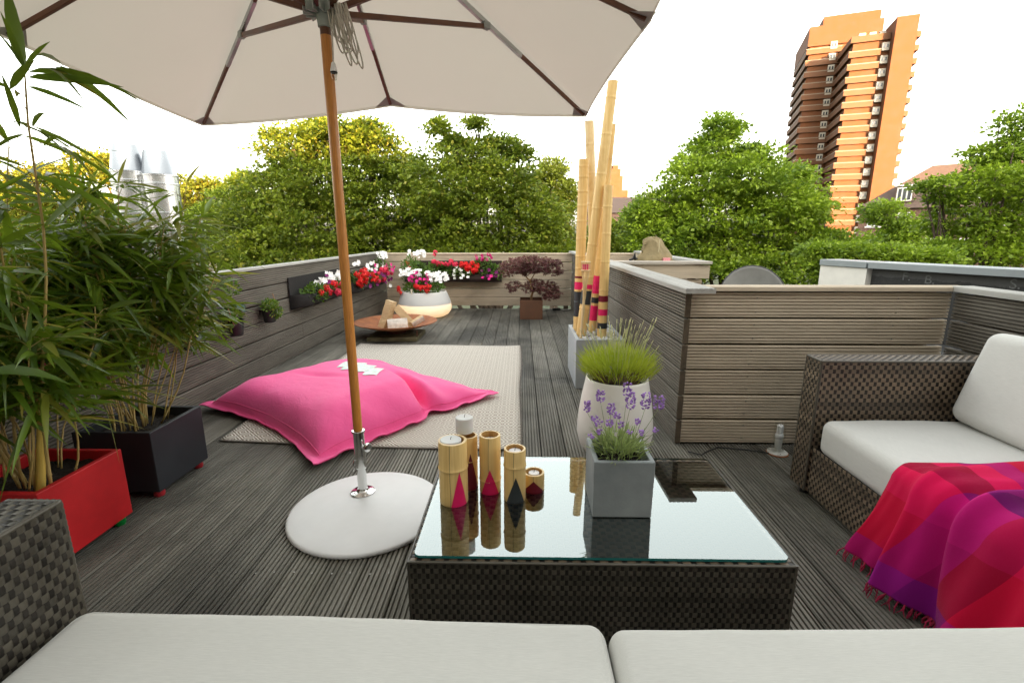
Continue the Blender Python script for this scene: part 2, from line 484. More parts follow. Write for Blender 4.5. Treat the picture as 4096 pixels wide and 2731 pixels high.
for x, y in ((TX0+.04,TY0+.04),(TX1-.04,TY0+.04),(TX0+.04,TY1-.04),(TX1-.04,TY1-.04)):
    mb = MB(); mb.lathe([(.018,0),(.018,.03)], (x,y,0), 12); build(mb, 'foot', BLACK_PL, table)
# glass top with rounded corners
def round_rect(x0,y0,x1,y1,r,n=6):
    pts = []
    for cx,cy,a0 in ((x1-r,y0+r,-90),(x1-r,y1-r,0),(x0+r,y1-r,90),(x0+r,y0+r,180)):
        for k in range(n+1):
            a = math.radians(a0+90*k/n); pts.append((cx+r*math.cos(a), cy+r*math.sin(a)))
    return pts
GZ0, GZ1 = .3025, .3105
gm, nt, out = new_mat('table_glass'); g = N(nt)
tr = g.n('ShaderNodeBsdfTransparent'); tr.inputs[0].default_value = (.95,.985,.975,1)
gl = g.n('ShaderNodeBsdfGlossy'); gl.inputs['Roughness'].default_value = .0; gl.inputs[0].default_value = (.92,1,.98,1)
fr = g.n('ShaderNodeFresnel'); fr.inputs[0].default_value = 3.3
mx = g.n('ShaderNodeMixShader'); g.l(fr.outputs[0], mx.inputs[0]); g.l(tr.outputs[0], mx.inputs[1]); g.l(gl.outputs[0], mx.inputs[2]); g.l(mx.outputs[0], out.inputs[0])
gem = M('glass_edge', (.02,.16,.15), .1, .1, 30)
pts = round_rect(TX0+.012,TY0+.010,TX1-.012,TY1-.010,.02)
mb = MB(); n = len(pts)
mb.add([(x,y,GZ1) for x,y in pts],[tuple(range(n))],0)
mb.add([(x,y,GZ0) for x,y in pts]+[(x,y,GZ1) for x,y in pts],[(i,(i+1)%n,n+(i+1)%n,n+i) for i in range(n)],1)
build(mb,'glass_top',[gm,gem],table)

# ------------------------------------------------------------------ cushions
def cushion_np(dim, r, bulge=.012, n=26, sag=0):
    """rounded box, centre 0"""
    a = np.array(dim)/2.0
    def ts(h):
        e = r/h
        s = np.sort(np.unique(np.concatenate([np.linspace(-1,-1+e,7), np.linspace(-1+e,1-e,n), np.linspace(1-e,1,7)])))
        return s*h
    P = []; F = []; base = 0
    for ax in range(3):
        for sgn in (-1,1):
            i, j = [q for q in range(3) if q != ax]
            U, V = np.meshgrid(ts(a[i]), ts(a[j]), indexing='ij')
            Q = np.zeros(U.shape+(3,)); Q[...,i] = U; Q[...,j] = V; Q[...,ax] = sgn*a[ax]
            nu, nv = U.shape
            idx = np.arange(nu*nv).reshape(nu,nv)
            f = np.stack([idx[:-1,:-1],idx[1:,:-1],idx[1:,1:],idx[:-1,1:]],-1).reshape(-1,4)
            flip = (sgn < 0) ^ (ax == 1)
            if flip: f = f[:,::-1]
            P.append(Q.reshape(-1,3)); F.append(f+base); base += nu*nv
    P = np.concatenate(P); F = np.concatenate(F)
    inn = np.clip(P, -(a-r), a-r); d = P-inn; L = np.linalg.norm(d,axis=1,keepdims=True); P = inn+d/np.maximum(L,1e-9)*r
    q = np.clip(1-(P/a)**2, 0, 1)
    P[:,2] += bulge*np.sign(P[:,2])*np.sqrt(q[:,0]*q[:,1])
    P[:,0] += bulge*.5*np.sign(P[:,0])*(np.abs(P[:,0])>a[0]-r*1.01)*np.sqrt(q[:,1]*q[:,2])
    P[:,1] += bulge*.5*np.sign(P[:,1])*(np.abs(P[:,1])>a[1]-r*1.01)*np.sqrt(q[:,0]*q[:,2])
    return P, F

def cushion(name, c, dim, r, mat, parent, rot=(0,0,0), bulge=.012, label=None):
    P, F = cushion_np(dim, r, bulge)
    wob = np.sin(P[:,0]*7+c[0]*3)*np.sin(P[:,1]*6.1+1)*.0025
    P[:,2] += wob + .0012*np.sin(P[:,0]*31+np.sin(P[:,1]*17)*2)*np.sin(P[:,1]*23)
    R = np.array(Matrix.Rotation(rot[2],3,'Z') @ Matrix.Rotation(rot[1],3,'Y') @ Matrix.Rotation(rot[0],3,'X'))
    P = P@R.T + np.array(c)
    o = np_mesh(name, P, F, mat, parent, smooth=True)
    w = o.modifiers.new('weld','WELD'); w.merge_threshold = 2e-4
    # sewn piping round the upper and lower edges
    mb = MB()
    a = [d/2 for d in dim]
    for s in (1,-1):
        pts = []
        for px, py in round_rect(-a[0]+r*.28,-a[1]+r*.28,a[0]-r*.28,a[1]-r*.28,r*.8,5):
            q = Vector((px,py,s*(a[2]-r*.28)))
            pts.append(Vector(R@np.array(q))+Vector(c))
        pts.append(pts[0].copy())
        mb.tube(pts, .0022, 5, cap=False)
    build(mb, 'piping', mat, o, smooth=True, angle=0)
    if label: o['label'] = label
    return o

# front sofa (the camera looks over it)
fs = thing('rattan_sofa', (0,.3,0), 'rattan sofa in the foreground with two light seat cushions cropped by the frame', 'sofa')
SZ = .245
wicker_part('wicker_base', fs, [((-.955,.85,.04),(1,0,0),(0,0,1),2.2,SZ-.04,.0125,.0175)] , [(-.95,-.05,.04,1.24,.846,SZ)])
# left arm
wicker_part('wicker_arm', fs, [((-.957,-.06,.04),(0,1,0),(0,0,1),.955,.605,.0135,.0185),
                               ((-.957,.895,.04),(-1,0,0),(0,0,1),.118,.605,.0135,.0185),
                               ((-1.075,-.06,.645),(1,0,0),(0,1,0),.118,.955,.0135,.0185)], [(-1.071,-.06,.04,-.961,.891,.641)])
edge_tubes('edge_braid', fs, [((-.96,-.06,.643),(-.96,.893,.643)),((-.96,.892,.04),(-.96,.892,.643)),((-1.072,.892,.643),(-.96,.892,.643))], .006)
cushion('seat_cushion', (-.381,.345,.325), (1.115,1.05,.155), .033, CUSH, fs, rot=(0,.014,0), label='left seat cushion, sagging to the middle')
cushion('seat_cushion', (.735,.345,.322), (1.09,1.04,.155), .033, CUSH, fs, rot=(0,-.012,.012))

# right sofa
rs = thing('rattan_sofa', (1.68,1.2,0), 'brown rattan sofa on the right with white cushions and a plaid blanket', 'sofa')
SX = 1.31
wicker_part('wicker_base', rs, [((SX,2.04,.04),(0,-1,0),(0,0,1),1.9,SZ-.03,.0145,.0185)], [(SX+.004,.14,.04,2.05,2.036,SZ)], WICKER_LIT)
wicker_part('wicker_arm', rs, [((1.298,2.036,.04),(1,0,0),(0,0,1),.78,.61,.0165,.0185),
                               ((1.298,2.15,.04),(0,-1,0),(0,0,1),.114,.61,.0145,.0185),
                               ((1.298,2.036,.65),(1,0,0),(0,1,0),.78,.114,.0165,.0145)], [(1.302,2.04,.04,2.075,2.146,.646)], WICKER_LIT)
edge_tubes('edge_braid', rs, [((1.3,2.038,.648),(2.078,2.038,.648)),((1.3,2.038,.04),(1.3,2.038,.648)),((1.3,2.148,.04),(1.3,2.148,.648)),((1.3,2.038,.648),(1.3,2.148,.648)),((1.3,2.148,.648),(2.078,2.148,.648))], .006)
wicker_part('wicker_back', rs, [((2.06,2.03,.2),(0,-1,0),(0,0,1),1.8,.43,.0165,.0185)], [(2.065,.14,.04,2.13,2.03,.64)], WICKER_LIT)
cushion('seat_cushion', (1.645,1.405,.32), (.665,1.21,.155), .038, CUSH_R, rs, bulge=.014)
cushion('back_cushion', (1.945,1.50,.592), (.15,.99,.385), .045, CUSH_R, rs, rot=(0,.27,0), bulge=.012)
for x, y in ((1.34,2.1),(1.34,.3)):
    mb = MB(); mb.lathe([(.02,0),(.02,.04)], (x,y,0), 12); build(mb, 'foot', BLACK_PL, rs)
# ------------------------------------------------------------------ parasol
UP = Vector((-.726,1.982,0))
PX, PY = UP.x, UP.y
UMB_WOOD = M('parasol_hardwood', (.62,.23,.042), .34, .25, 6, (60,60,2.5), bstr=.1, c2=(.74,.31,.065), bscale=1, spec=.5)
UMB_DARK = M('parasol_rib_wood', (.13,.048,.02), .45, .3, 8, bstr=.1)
CANOPY = None
m, nt, out = new_mat('canopy_cloth'); g = N(nt)
fine = g.noise(g.coord((700,700,700)),1,2,.5); big = g.noise(g.coord((1,1,1)),3,3,.5)
col = g.mix(big, (.68,.635,.56), (.74,.695,.62))
p = g.n('ShaderNodeBsdfPrincipled'); g.l(col,p.inputs['Base Color']); p.inputs['Roughness'].default_value=.9; p.inputs['Specular IOR Level'].default_value=.15
t_ = g.n('ShaderNodeBsdfTranslucent'); t_.inputs[0].default_value=(.64,.57,.48,1)
mx = g.n('ShaderNodeMixShader'); mx.inputs[0].default_value=.36
g.l(p.outputs[0],mx.inputs[1]); g.l(t_.outputs[0],mx.inputs[2]); g.l(mx.outputs[0],out.inputs[0])
CANOPY = m
GUSSET = fabric_mat('canopy_gusset', (.42,.41,.39))
par = thing('parasol', (PX,PY,.34), 'square beige parasol with an orange wooden pole over the terrace', 'parasol')
tips = [(-2.01,3.235,1.858),(-.726,2.9,1.886),(.385,3.112,1.874),(.457,1.93,1.932),(.43,.82,1.88),(-.726,1.06,1.90),(-1.93,.80,1.88),(-1.915,1.955,1.905)]
order = [0,1,2,3,4,5,6,7]
apex = Vector((PX,PY,2.455))
# canopy: eight panels, slightly sagging between the ribs, with a hem
mb = MB(); ns, nr_ = 9, 12
for a in range(8):
    A = Vector(tips[a]); B = Vector(tips[(a+1)%8])
    P = np.zeros((nr_+1, ns+1, 3))
    for i in range(nr_+1):
        r = i/nr_
        for j in range(ns+1):
            s = j/ns
            e = A.lerp(B, s)
            q = apex.lerp(e, max(r,.004))
            sag = 4*s*(1-s)*r
            bow = .014*math.sin(PI*r)   # slight crown of the rib
            inward = (apex-e); inward.z = 0
            q = q + Vector((0,0,bow-.022*sag*(.4+.6*r))) + inward*(.028*4*s*(1-s)*r*r)
            P[i,j] = q
    mb.grid(P)
can = build(mb, 'canopy', CANOPY, par, smooth=True, angle=60)
w = can.modifiers.new('weld','WELD'); w.merge_threshold=.002
hem = MB()
for a in range(8):
    A = Vector(tips[a]); B = Vector(tips[(a+1)%8])
    P = np.zeros((ns+1,2,3))
    for j in range(ns+1):
        s = j/ns; e = A.lerp(B,s); inward=(apex-e); inward.z=0
        e = e+Vector((0,0,-.022*4*s*(1-s)))+inward*(.028*4*s*(1-s))
        P[j,0]=e+Vector((0,0,.002)); P[j,1]=e+Vector((0,0,-.014))
    hem.grid(P)
build(hem,'hem',CANOPY,par,smooth=True,angle=0)
# corner pockets that hold the rib ends
for a in range(8):
    T = Vector(tips[a]); A = T.lerp(Vector(tips[(a-1)%8]),.075); B = T.lerp(Vector(tips[(a+1)%8]),.075); I = T.lerp(apex,.075)
    mb = MB(); d = Vector((0,0,-.012))
    mb.add([T+d*.4,A+d*.9,I+d*1.4,B+d*.9,],[(0,1,2,3)])
    build(mb,'corner_pocket',GUSSET,par)
# ribs with struts
hubc = Vector((PX,PY,1.985))
for a in range(8):
    T = Vector(tips[a]); d = (T-apex); h = Vector((d.x,d.y,0)); L = h.length; h.normalize()
    z = Vector((0,0,1))
    def on(s): return apex.lerp(T,s)+Vector((0,0,-.012))
    side = h.cross(z)
    def bar(mb, p, q, hw, hh, mi=0):
        p=Vector(p); q=Vector(q); ax=(q-p)/2; n_=ax.cross(side).normalized()
        mb.obox((p+q)/2, ax, side*hw, n_*hh, mi)
    js = .52 if a % 2 else .50
    mb = MB(); segs=[.03,js-.14,js+.16,.985]
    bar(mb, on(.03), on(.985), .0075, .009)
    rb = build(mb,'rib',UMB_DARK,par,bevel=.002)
    mb = MB(); bar(mb, on(js-.12)-Vector((0,0,.001)), on(js+.15)-Vector((0,0,.001)), .0085,.0105)
    build(mb,'metal_sleeve',M('rib_alloy',(.42,.43,.42),.35,metal=.9) if a==0 else bpy.data.materials['rib_alloy'],rb,bevel=.0015)
    mb = MB(); J = on(js); mb.obox(J-Vector((0,0,.012)), h*.02, side*.014, Vector((0,0,.016)))
    build(mb,'bracket',bpy.data.materials['grey_plastic'],rb,bevel=.004)
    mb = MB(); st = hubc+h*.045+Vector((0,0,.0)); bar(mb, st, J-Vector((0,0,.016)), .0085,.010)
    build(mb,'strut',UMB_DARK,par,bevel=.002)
# pole
mb = MB(); mb.tube([(PX+.010,PY,.33),(PX+.004,PY,1.2),(PX,PY,1.90)],[.0195,.0195,.0195],24)
build(mb,'pole',UMB_WOOD,par,smooth=True)
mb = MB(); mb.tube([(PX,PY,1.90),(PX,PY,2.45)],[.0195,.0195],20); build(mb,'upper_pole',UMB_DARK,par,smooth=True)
HUB = M('runner_plastic',(.36,.39,.36),.5,.1,20)
mb = MB(); mb.lathe([(.0205,0),(.025,.002),(.030,.05),(.034,.055),(.036,.085),(.046,.09),(.048,.125),(.034,.13),(.03,.15),(.0205,.152)],(PX,PY,1.925),28)
for a in range(8):
    T=Vector(tips[a]); h=Vector((T.x-PX,T.y-PY,0)).normalized(); sd=h.cross(Vector((0,0,1)))
    for s in (-1,1): mb.obox(hubc+h*.05+sd*.0125*s+Vector((0,0,-.004)), h*.022, sd*.003, Vector((0,0,.017)))
build(mb,'runner',HUB,par,smooth=True,angle=30)
mb = MB(); mb.lathe([(.02,0),(.05,.005),(.052,.035),(.02,.05),(0,.055)],(PX,PY,2.40),24); build(mb,'crown',HUB,par,smooth=True,angle=30)
# coiled pull cord
CORD = M('white_cord',(.62,.58,.5),.8,.15,90)
mb = MB()
rr = random.Random(5)
for k in range(13):
    top = Vector((PX+.055+.012*(k%4)-.01, PY-.045+.006*(k%3), 1.99))
    drop = .10+.008*k+rr.uniform(-.02,.03); wid = .010+.008*rr.random()
    dx = .012+.006*k
    pts=[]
    for i in range(19):
        a = i/18
        ang = PI*a
        zz = -drop*math.sin(ang)**.7
        pts.append(top+Vector(((a-.5)*2*wid*(1+1.2*math.sin(ang))+dx*(-zz/drop)*.7, .012*math.sin(k*1.7+a*4), zz)))
    mb.tube(pts,.0028,6)
mb.tube([(PX+.05,PY-.045,1.97),(PX+.042,PY-.05,1.9),(PX+.04,PY-.05,1.83),(PX+.038,PY-.05,1.793)],.0026,6)
build(mb,'pull_cord',CORD,par,smooth=True,angle=0)
mb = MB(); mb.lathe([(.003,.045),(.007,.04),(.012,.018),(.0125,.012)],(PX+.038,PY-.05,1.752),16); tg=build(mb,'cord_toggle',WHITE_PL,par,smooth=True)
mb = MB(); mb.lathe([(.0122,.0),(.0128,.001),(.0128,.0035),(.0122,.0045)],(PX+.038,PY-.05,1.7585),16); build(mb,'ring',BLACK_PL,tg,smooth=True)
mb = MB(); mb.lathe([(.008,-.022),(.012,0)],(PX+.038,PY-.05,1.7585),16); build(mb,'tip',glass_mat('clear_toggle',(.8,.8,.78)),tg,smooth=True)

# parasol base
BC = (-.668,1.893)
pb = thing('umbrella_stand', (BC[0],BC[1],0), 'round white disc stand with a chrome tube that holds the parasol pole', 'umbrella stand')
mb = MB(); R=.328
mb.lathe([(R-.02,.001),(R-.003,.0015),(R,.006),(R-.001,.013),(R-.005,.0168),(R-.012,.0185),(R-.05,.022),(.2,.030),(.1,.0385),(.05,.0425),(0,.0434)],(BC[0],BC[1],0),96)
build(mb,'base_disc',M('white_disc',(.70,.70,.69),.42,.05,3.5,bstr=.06,bscale=18,bdist=.002,c2=(.78,.78,.775),spec=.4),pb,smooth=True,angle=60)
FX,FY = PX+.012, PY
mb = MB(); mb.lathe([(.052,0),(.0535,.0025),(.05,.005),(.03,.007),(.024,.012),(.0215,.02)],(FX,FY,.042),40); fl=build(mb,'flange',CHROME,pb,smooth=True,angle=50)
for an in (.5,2.3,3.7,5.6):
    mb=MB(); mb.lathe([(.007,0),(.0065,.002),(.003,.0026),(.0028,.0012),(0,.001)],(FX+.038*math.cos(an),FY+.038*math.sin(an),.048),12); build(mb,'screw',CHROME,fl,smooth=True)
mb = MB(); mb.tube([(FX,FY,.044),(FX,FY,.165)],[.0205,.0205],28); build(mb,'lower_tube',CHROME,pb,smooth=True)
mb = MB(); mb.tube([(FX,FY,.16),(FX,FY,.167),(FX,FY,.168),(FX-.001,FY,.335)],[.0225,.0235,.0235,.0235],28); build(mb,'upper_tube',CHROME,pb,smooth=True)
mb = MB(); mb.lathe([(.0235,0),(.0285,.002),(.029,.007),(.0275,.011),(.0215,.0125)],(FX-.001,FY,.33),28); build(mb,'collar',CHROME,pb,smooth=True,angle=50)
kn = Vector((FX+.024,FY-.012,.27))
mb = MB(); mb.tube([kn-Vector((.01,0,0)),kn+Vector((.014,-.006,0))],.006,10); k=Vector((.85,-.5,0)).normalized()
mb.tube([kn+Vector((.013,-.006,0))+k*0,kn+Vector((.013,-.006,0))+k*.003,kn+Vector((.013,-.006,0))+k*.011,kn+Vector((.013,-.006,0))+k*.013],[.018,.0205,.0205,.018],24)
build(mb,'clamp_knob',CHROME,pb,smooth=True,angle=40)
mb = MB(); mb.tube([(FX-.026,FY-.01,.2),(FX-.03,FY-.014,.185),(FX-.027,FY-.016,.165),(FX-.031,FY-.016,.15)],.0022,6); build(mb,'cotter_pin',CHROME,pb,smooth=True)

# ------------------------------------------------------------------ rug
m, nt, out = new_mat('rug_diamonds'); g = N(nt)
sep = g.n('ShaderNodeSeparateXYZ'); g.l(g.coord((1,1,1)), sep.inputs[0])
def tri(s, per):
    f = g.math('FRACT', g.math('DIVIDE', g.math('ADD', s, 50*per), per)); return g.math('ABSOLUTE', g.math('SUBTRACT', f, .5))
d = g.math('ADD', tri(sep.outputs[0], .108), tri(sep.outputs[1], .104))
d2 = g.math('MINIMUM', d, g.math('SUBTRACT', 1.0, d))
ring = g.math('FRACT', g.math('MULTIPLY', d2, 5.0))
rm = g.maprange(g.math('ABSOLUTE', g.math('SUBTRACT', ring, .5)), .2,.3,0,1)
yarn = g.noise(g.coord((260,90,1)),1,3,.6)
dirt = g.noise(g.coord((1,1,1)),2.5,4,.6)
col = g.mix(rm, (.27,.21,.165), (.90,.87,.78))
col = g.mix(g.maprange(dirt,.45,.7,0,.15), col, (.55,.51,.44))
col = g.mix(g.maprange(yarn,.4,.65,0,.18), col, (.25,.22,.2))
g.bsdf(out, col, .95, 0, g.math('ADD', g.math('MULTIPLY',rm,.6), yarn), .6, .003, .1)
RUGM = m
RUGE = M('rug_border',(.33,.30,.27),.95,.2,200)
mb = MB(); P = np.zeros((41,61,3)); c4 = [(-1.757,2.597),(-.004,2.508),(-.002,5.02),(-1.74,5.09)]
for i in range(41):
    for j in range(61):
        u=i/40; v=j/60
        x=(1-u)*(1-v)*c4[0][0]+u*(1-v)*c4[1][0]+u*v*c4[2][0]+(1-u)*v*c4[3][0]
        y=(1-u)*(1-v)*c4[0][1]+u*(1-v)*c4[1][1]+u*v*c4[2][1]+(1-u)*v*c4[3][1]
        e=min(u,1-u)
        x += .006*math.sin(v*9+1)*(u>.5) ; y += -.02*math.sin(u*PI)*(1-v)**6
        P[i,j]=(x,y,.010+.003*math.sin(u*7)*math.sin(v*11+u*3)+.006*max(0,1-e*14)*max(0,math.sin(v*8)))
mb.grid(P)
rug = build(mb,'rug',[RUGM,RUGE],None,loc=(-.87,3.8,0),smooth=True,angle=0)
rug.modifiers.new('s','SOLIDIFY').thickness=.006
tag(rug,'flat woven rug with concentric taupe diamonds on the deck, under the pink bag','rug')
mb = MB()
e = [Vector((p[0],p[1],p[2]-.002)) for p in P[:,0]]
mb.tube(e,.005,6)
mb.tube([Vector((p[0],p[1],p[2]-.002)) for p in P[:,-1]],.005,6)
for k in range(330):
    v = k/330; p = P[40,min(60,int(v*60))]; q=P[40,min(60,int(v*60)+1)]; f=v*60-int(v*60)
    b = Vector(p).lerp(Vector(q),f); b.z=.008
    mb.tube([b,b+Vector((random.uniform(.008,.016),random.uniform(-.006,.006),-.003))],.0012,3,cap=False)
build(mb,'edge_binding',RUGE,rug,smooth=True,angle=0)

# ------------------------------------------------------------------ pink bean bag
PINK = None
m, nt, out = new_mat('pink_canvas'); g = N(nt)
big = g.noise(g.coord((1,1,1)),4,4,.6)
col = g.mix(big,(.97,.075,.29),(.98,.115,.37))
cr = g.noise(g.coord((1,1,1)),16,6,.65,1.2); fine=g.noise(g.coord((1,1,1)),500,2,.5)
p = g.bsdf(out,col,.62,0,g.math('ADD',g.math('MULTIPLY',cr,.7),g.math('MULTIPLY',fine,.08)),.32,.014,.3)
p.inputs['Sheen Weight'].default_value=.35; p.inputs['Sheen Roughness'].default_value=.5; p.inputs['Sheen Tint'].default_value=(1,.62,.78,1)
PINK = m
L0=Vector((-2.20,3.09,.03)); N0=Vector((-1.055,2.25,.02)); R0=Vector((-.156,3.395,.03)); F0=Vector((-1.32,4.16,.05))
fl = .035   # flat sewn border as a fraction
def sst(x,a,b):
    x=min(1,max(0,(x-a)/(b-a))); return x*x*(3-2*x)
NB=121
P=np.zeros((NB,NB,3))
ext = np.linspace(0,1,NB)
def arc(x,a,b):
    x=min(1,max(0,(x-a)/(b-a))); return (1-(1-x)**2.2)**.6
def bag_h(s,t):
    # s: L->N and F->R direction;  t: from the L-N edge to the F-R edge
    es=min(s,1-s); et=min(t,1-t)
    ks=arc(es,fl*.9,.24); kt=arc(et,fl*.9,.22)
    H=.20*(1-.30*sst(t,.55,1.0))*(1-.20*sst(s,.75,1))*(1+.18*math.sin(PI*s)*math.sin(PI*t))
    # the near right part lies flatter beyond a deep crease
    h=H*ks*kt
    cd=(t-.60-.30*(1-s)**1.3)
    cre=math.exp(-(cd/.028)**2)*sst(s,.42,.88)
    h*=1-.80*cre
    h*=1-.30*sst(cd,0,.12)*sst(s,.35,.8)
    # gentle rumples
    h+= .010*math.sin(9*s+3*t+1)*math.sin(7*t-2*s)*ks*kt
    h+= .005*(abs(mnoise.fractal(Vector((s*4+t,t*6,2.2)),1.0,2.0,4))-.25)*ks*kt
    h+= .006*math.sin(34*t+5*s)*math.exp(-((min(s,1-s)-.10)/.05)**2)+.004*math.sin(30*s)*math.exp(-((min(t,1-t)-.10)/.05)**2)
    w2=(t-.42-.2*(s-.55)); h-= .022*math.exp(-(w2/.03)**2)*math.exp(-((s-.42)/.16)**2)
    w3=(s-.22-.1*t); h-= .012*math.exp(-(w3/.03)**2)*math.exp(-((t-.75)/.15)**2)
    return max(h,0)
for i,s in enumerate(ext):
    for j,t in enumerate(ext):
        b=(L0*(1-s)*(1-t)+N0*s*(1-t)+R0*s*t+F0*(1-s)*t)
        # the filled bag pulls the middle of each edge inwards
        pull_t=.075*math.sin(PI*s)*(1-2*t); pull_s=(.065 if s<.5 else .02)*math.sin(PI*t)*(1-2*s)
        eT=((F0-L0)*(1-s)+(R0-N0)*s); eS=((N0-L0)*(1-t)+(R0-F0)*t)
        edge_t=abs(1-2*t)**3; edge_s=abs(1-2*s)**3
        b=b+eT*pull_t*edge_t+eS*pull_s*edge_s
        # notch at the crease on the near right edge
        cd=(t-.60); b=b-eS*.045*math.exp(-(cd/.05)**2)*sst(s,.7,1)
        zz=b.z*(1-sst(min(s,1-s,t,1-t),0,.2))
        h=bag_h(s,t)
        fr=.012*math.sin(40*t+9*s)*(1-sst(min(s,1-s),0,.05))+.008*math.sin(34*s)*(1-sst(min(t,1-t),0,.05))
        P[i,j]=(b.x,b.y,max(.016,zz*(1 if h<.02 else 1)+h*1.0+max(0,fr)+.012))
mb=MB(); mb.grid(P)
# underside
Q=P.copy(); Q[:,:,2]=np.minimum(P[:,:,2]-.004, np.maximum(.014, P[:,:,2]*.0+.014+ (P[:,:,2]-.02)*(np.minimum.reduce([np.add.outer(ext*0,ext),1-np.add.outer(ext*0,ext),np.add.outer(ext,ext*0),1-np.add.outer(ext,ext*0)])<.06)))
mb.grid(Q[::-1])
bag=build(mb,'bean_bag',PINK,None,loc=(-1.18,3.2,0),smooth=True,angle=0)
tag(bag,'large pink bean bag cushion lying across the rug','bean bag')
# sewn seam just inside the border
mb=MB()
i0=int(NB*.045)
for line in ([P[i,i0] for i in range(i0,NB-i0)],[P[NB-1-i0,j] for j in range(i0,NB-i0)]):
    mb.tube([Vector(p)+Vector((0,0,.0005)) for p in line],.0025,5,cap=False)
build(mb,'seam',PINK,bag,smooth=True,angle=0)
# printed patch
m, nt, out = new_mat('printed_patch'); g=N(nt)
a=g.noise(g.coord((14,40,10)),1,3,.6); b2=g.noise(g.coord((30,30,30)),1,2,.5)
col=g.ramp(a,[(.3,(.5,.42,.26)),(.42,(.75,.8,.78)),(.5,(.82,.9,.88)),(.56,(.45,.62,.55)),(.66,(.8,.84,.8)),(.72,(.4,.34,.22))])
g.bsdf(out,col,.45,0,b2,.2,.004)
def bag_pt(s,t):
    fi=s*(NB-1); fj=t*(NB-1); i=int(fi); j=int(fj); u=fi-i; v=fj-j
    return Vector(P[i,j])*(1-u)*(1-v)+Vector(P[i+1,j])*u*(1-v)+Vector(P[i,j+1])*(1-u)*v+Vector(P[i+1,j+1])*u*v
G=np.zeros((25,25,3))
for i in range(25):
    for j in range(25):
        s=.38+.30*i/24; t=.50+.02*math.sin(i*.9)+.16*j/24*(1-.25*abs(i/12-1)); q=bag_pt(s-.10*(j/24),t+.25*(i/24-.5)*.0); G[i,j]=(q.x,q.y,q.z+.004)
mb=MB(); mb.grid(G); build(mb,'printed_patch',m,bag,smooth=True,angle=0)
# ------------------------------------------------------------------ leaf clouds
def frames(d, roll=None):
    d = d/np.linalg.norm(d,axis=1,keepdims=True)
    ref = np.tile(np.array([0,0,1.0]),(len(d),1)); ref[np.abs(d[:,2])>.95] = (1,0,0)
    s = np.cross(d,ref); s /= np.linalg.norm(s,axis=1,keepdims=True); n = np.cross(s,d)
    if roll is not None:
        c = np.cos(roll)[:,None]; q = np.sin(roll)[:,None]; s, n = s*c+n*q, n*c-s*q
    return d, s, n

def blades(base, d, L, W, droop, roll=None, fold=.12, stations=((0,.12),(.12,.7),(.35,1),(.65,.75),(.86,.35),(1,.03))):
    """long leaves, each one connected island of 10 quads"""
    N_ = len(base); d, s, n = frames(d, roll)
    K = len(stations); V = np.empty((N_,K,3,3))
    for k,(t,w) in enumerate(stations):
        c = base + d*(L*t)[:,None]; c[:,2] -= droop*L*t**2
        off = s*(W*w*.5)[:,None]; up = n*(W*w*fold)[:,None]
        V[:,k,0] = c+off+up; V[:,k,1] = c; V[:,k,2] = c-off+up
    V = V.reshape(N_,-1,3)
    f = []
    for k in range(K-1):
        for q in (0,1):
            f.append((k*3+q,(k+1)*3+q,(k+1)*3+q+1,k*3+q+1))
    F = (np.arange(N_)[:,None,None]*(K*3)+np.array(f)[None]).reshape(-1,4)
    return V.reshape(-1,3), F

def leaflets(base, d, L, W, roll=None, fold=.2):
    """small folded rhombic leaves: 2 quads sharing the midrib"""
    N_ = len(base); d, s, n = frames(d, roll)
    Lc = L[:,None]; Wc = W[:,None]
    V = np.stack([base, base+d*Lc*.45+s*Wc*.5+n*Wc*fold, base+d*Lc, base+d*Lc*.45-s*Wc*.5+n*Wc*fold],1)
    F = (np.arange(N_)[:,None,None]*4+np.array([(0,1,2,3)])[None]).reshape(-1,4)
    return V.reshape(-1,3), F

def unit(n):
    v = RNG.normal(size=(n,3)); return v/np.linalg.norm(v,axis=1,keepdims=True)

# ------------------------------------------------------------------ square plastic planters + bamboo on the left
def square_planter(name, label, x0,y0,x1,y1,z0,z1, mat, footmat, wall=.022, taper=.0):
    root = thing(name, ((x0+x1)/2,(y0+y1)/2,z0 if z0>.1 else 0), label, 'planter')
    mb = MB(); w=wall; tp=taper
    o0=[(x0+tp,y0+tp,z0),(x1-tp,y0+tp,z0),(x1-tp,y1-tp,z0),(x0+tp,y1-tp,z0)]
    o1=[(x0,y0,z1),(x1,y0,z1),(x1,y1,z1),(x0,y1,z1)]
    i1=[(x0+w,y0+w,z1),(x1-w,y0+w,z1),(x1-w,y1-w,z1),(x0+w,y1-w,z1)]
    i0=[(x0+w,y0+w,z1-.09),(x1-w,y0+w,z1-.09),(x1-w,y1-w,z1-.09),(x0+w,y1-w,z1-.09)]
    f=[(3,2,1,0)]
    for a,b in ((0,4),(4,8),(8,12)):
        for k in range(4): f.append((a+k,a+(k+1)%4,b+(k+1)%4,b+k))
    mb.add(o0+o1+i1+i0,f)
    build(mb,'planter_box',mat,root,bevel=.004)
    mb=MB(); n=14
    G=np.zeros((n,n,3))
    for i in range(n):
        for j in range(n):
            G[i,j]=(x0+w+(x1-x0-2*w)*i/(n-1), y0+w+(y1-y0-2*w)*j/(n-1), z1-.045+random.uniform(-.008,.012))
    mb.grid(G); build(mb,'soil',SOIL,root,smooth=True)
    if footmat:
        for px,py in ((x0+.04,y0+.04),(x1-.035,y0+.04),(x1-.035,y1-.035),(x0+.04,y1-.04)):
            mb=MB(); mb.lathe([(.02,0),(.024,.01),(.02,z0+.004)],(px,py,0),14); build(mb,'foot',footmat,root,smooth=True)
    return root
RED_PL=M('red_fibreglass',(.50,.014,.018),.45,.25,4,bstr=.08,bscale=300,spec=.4)
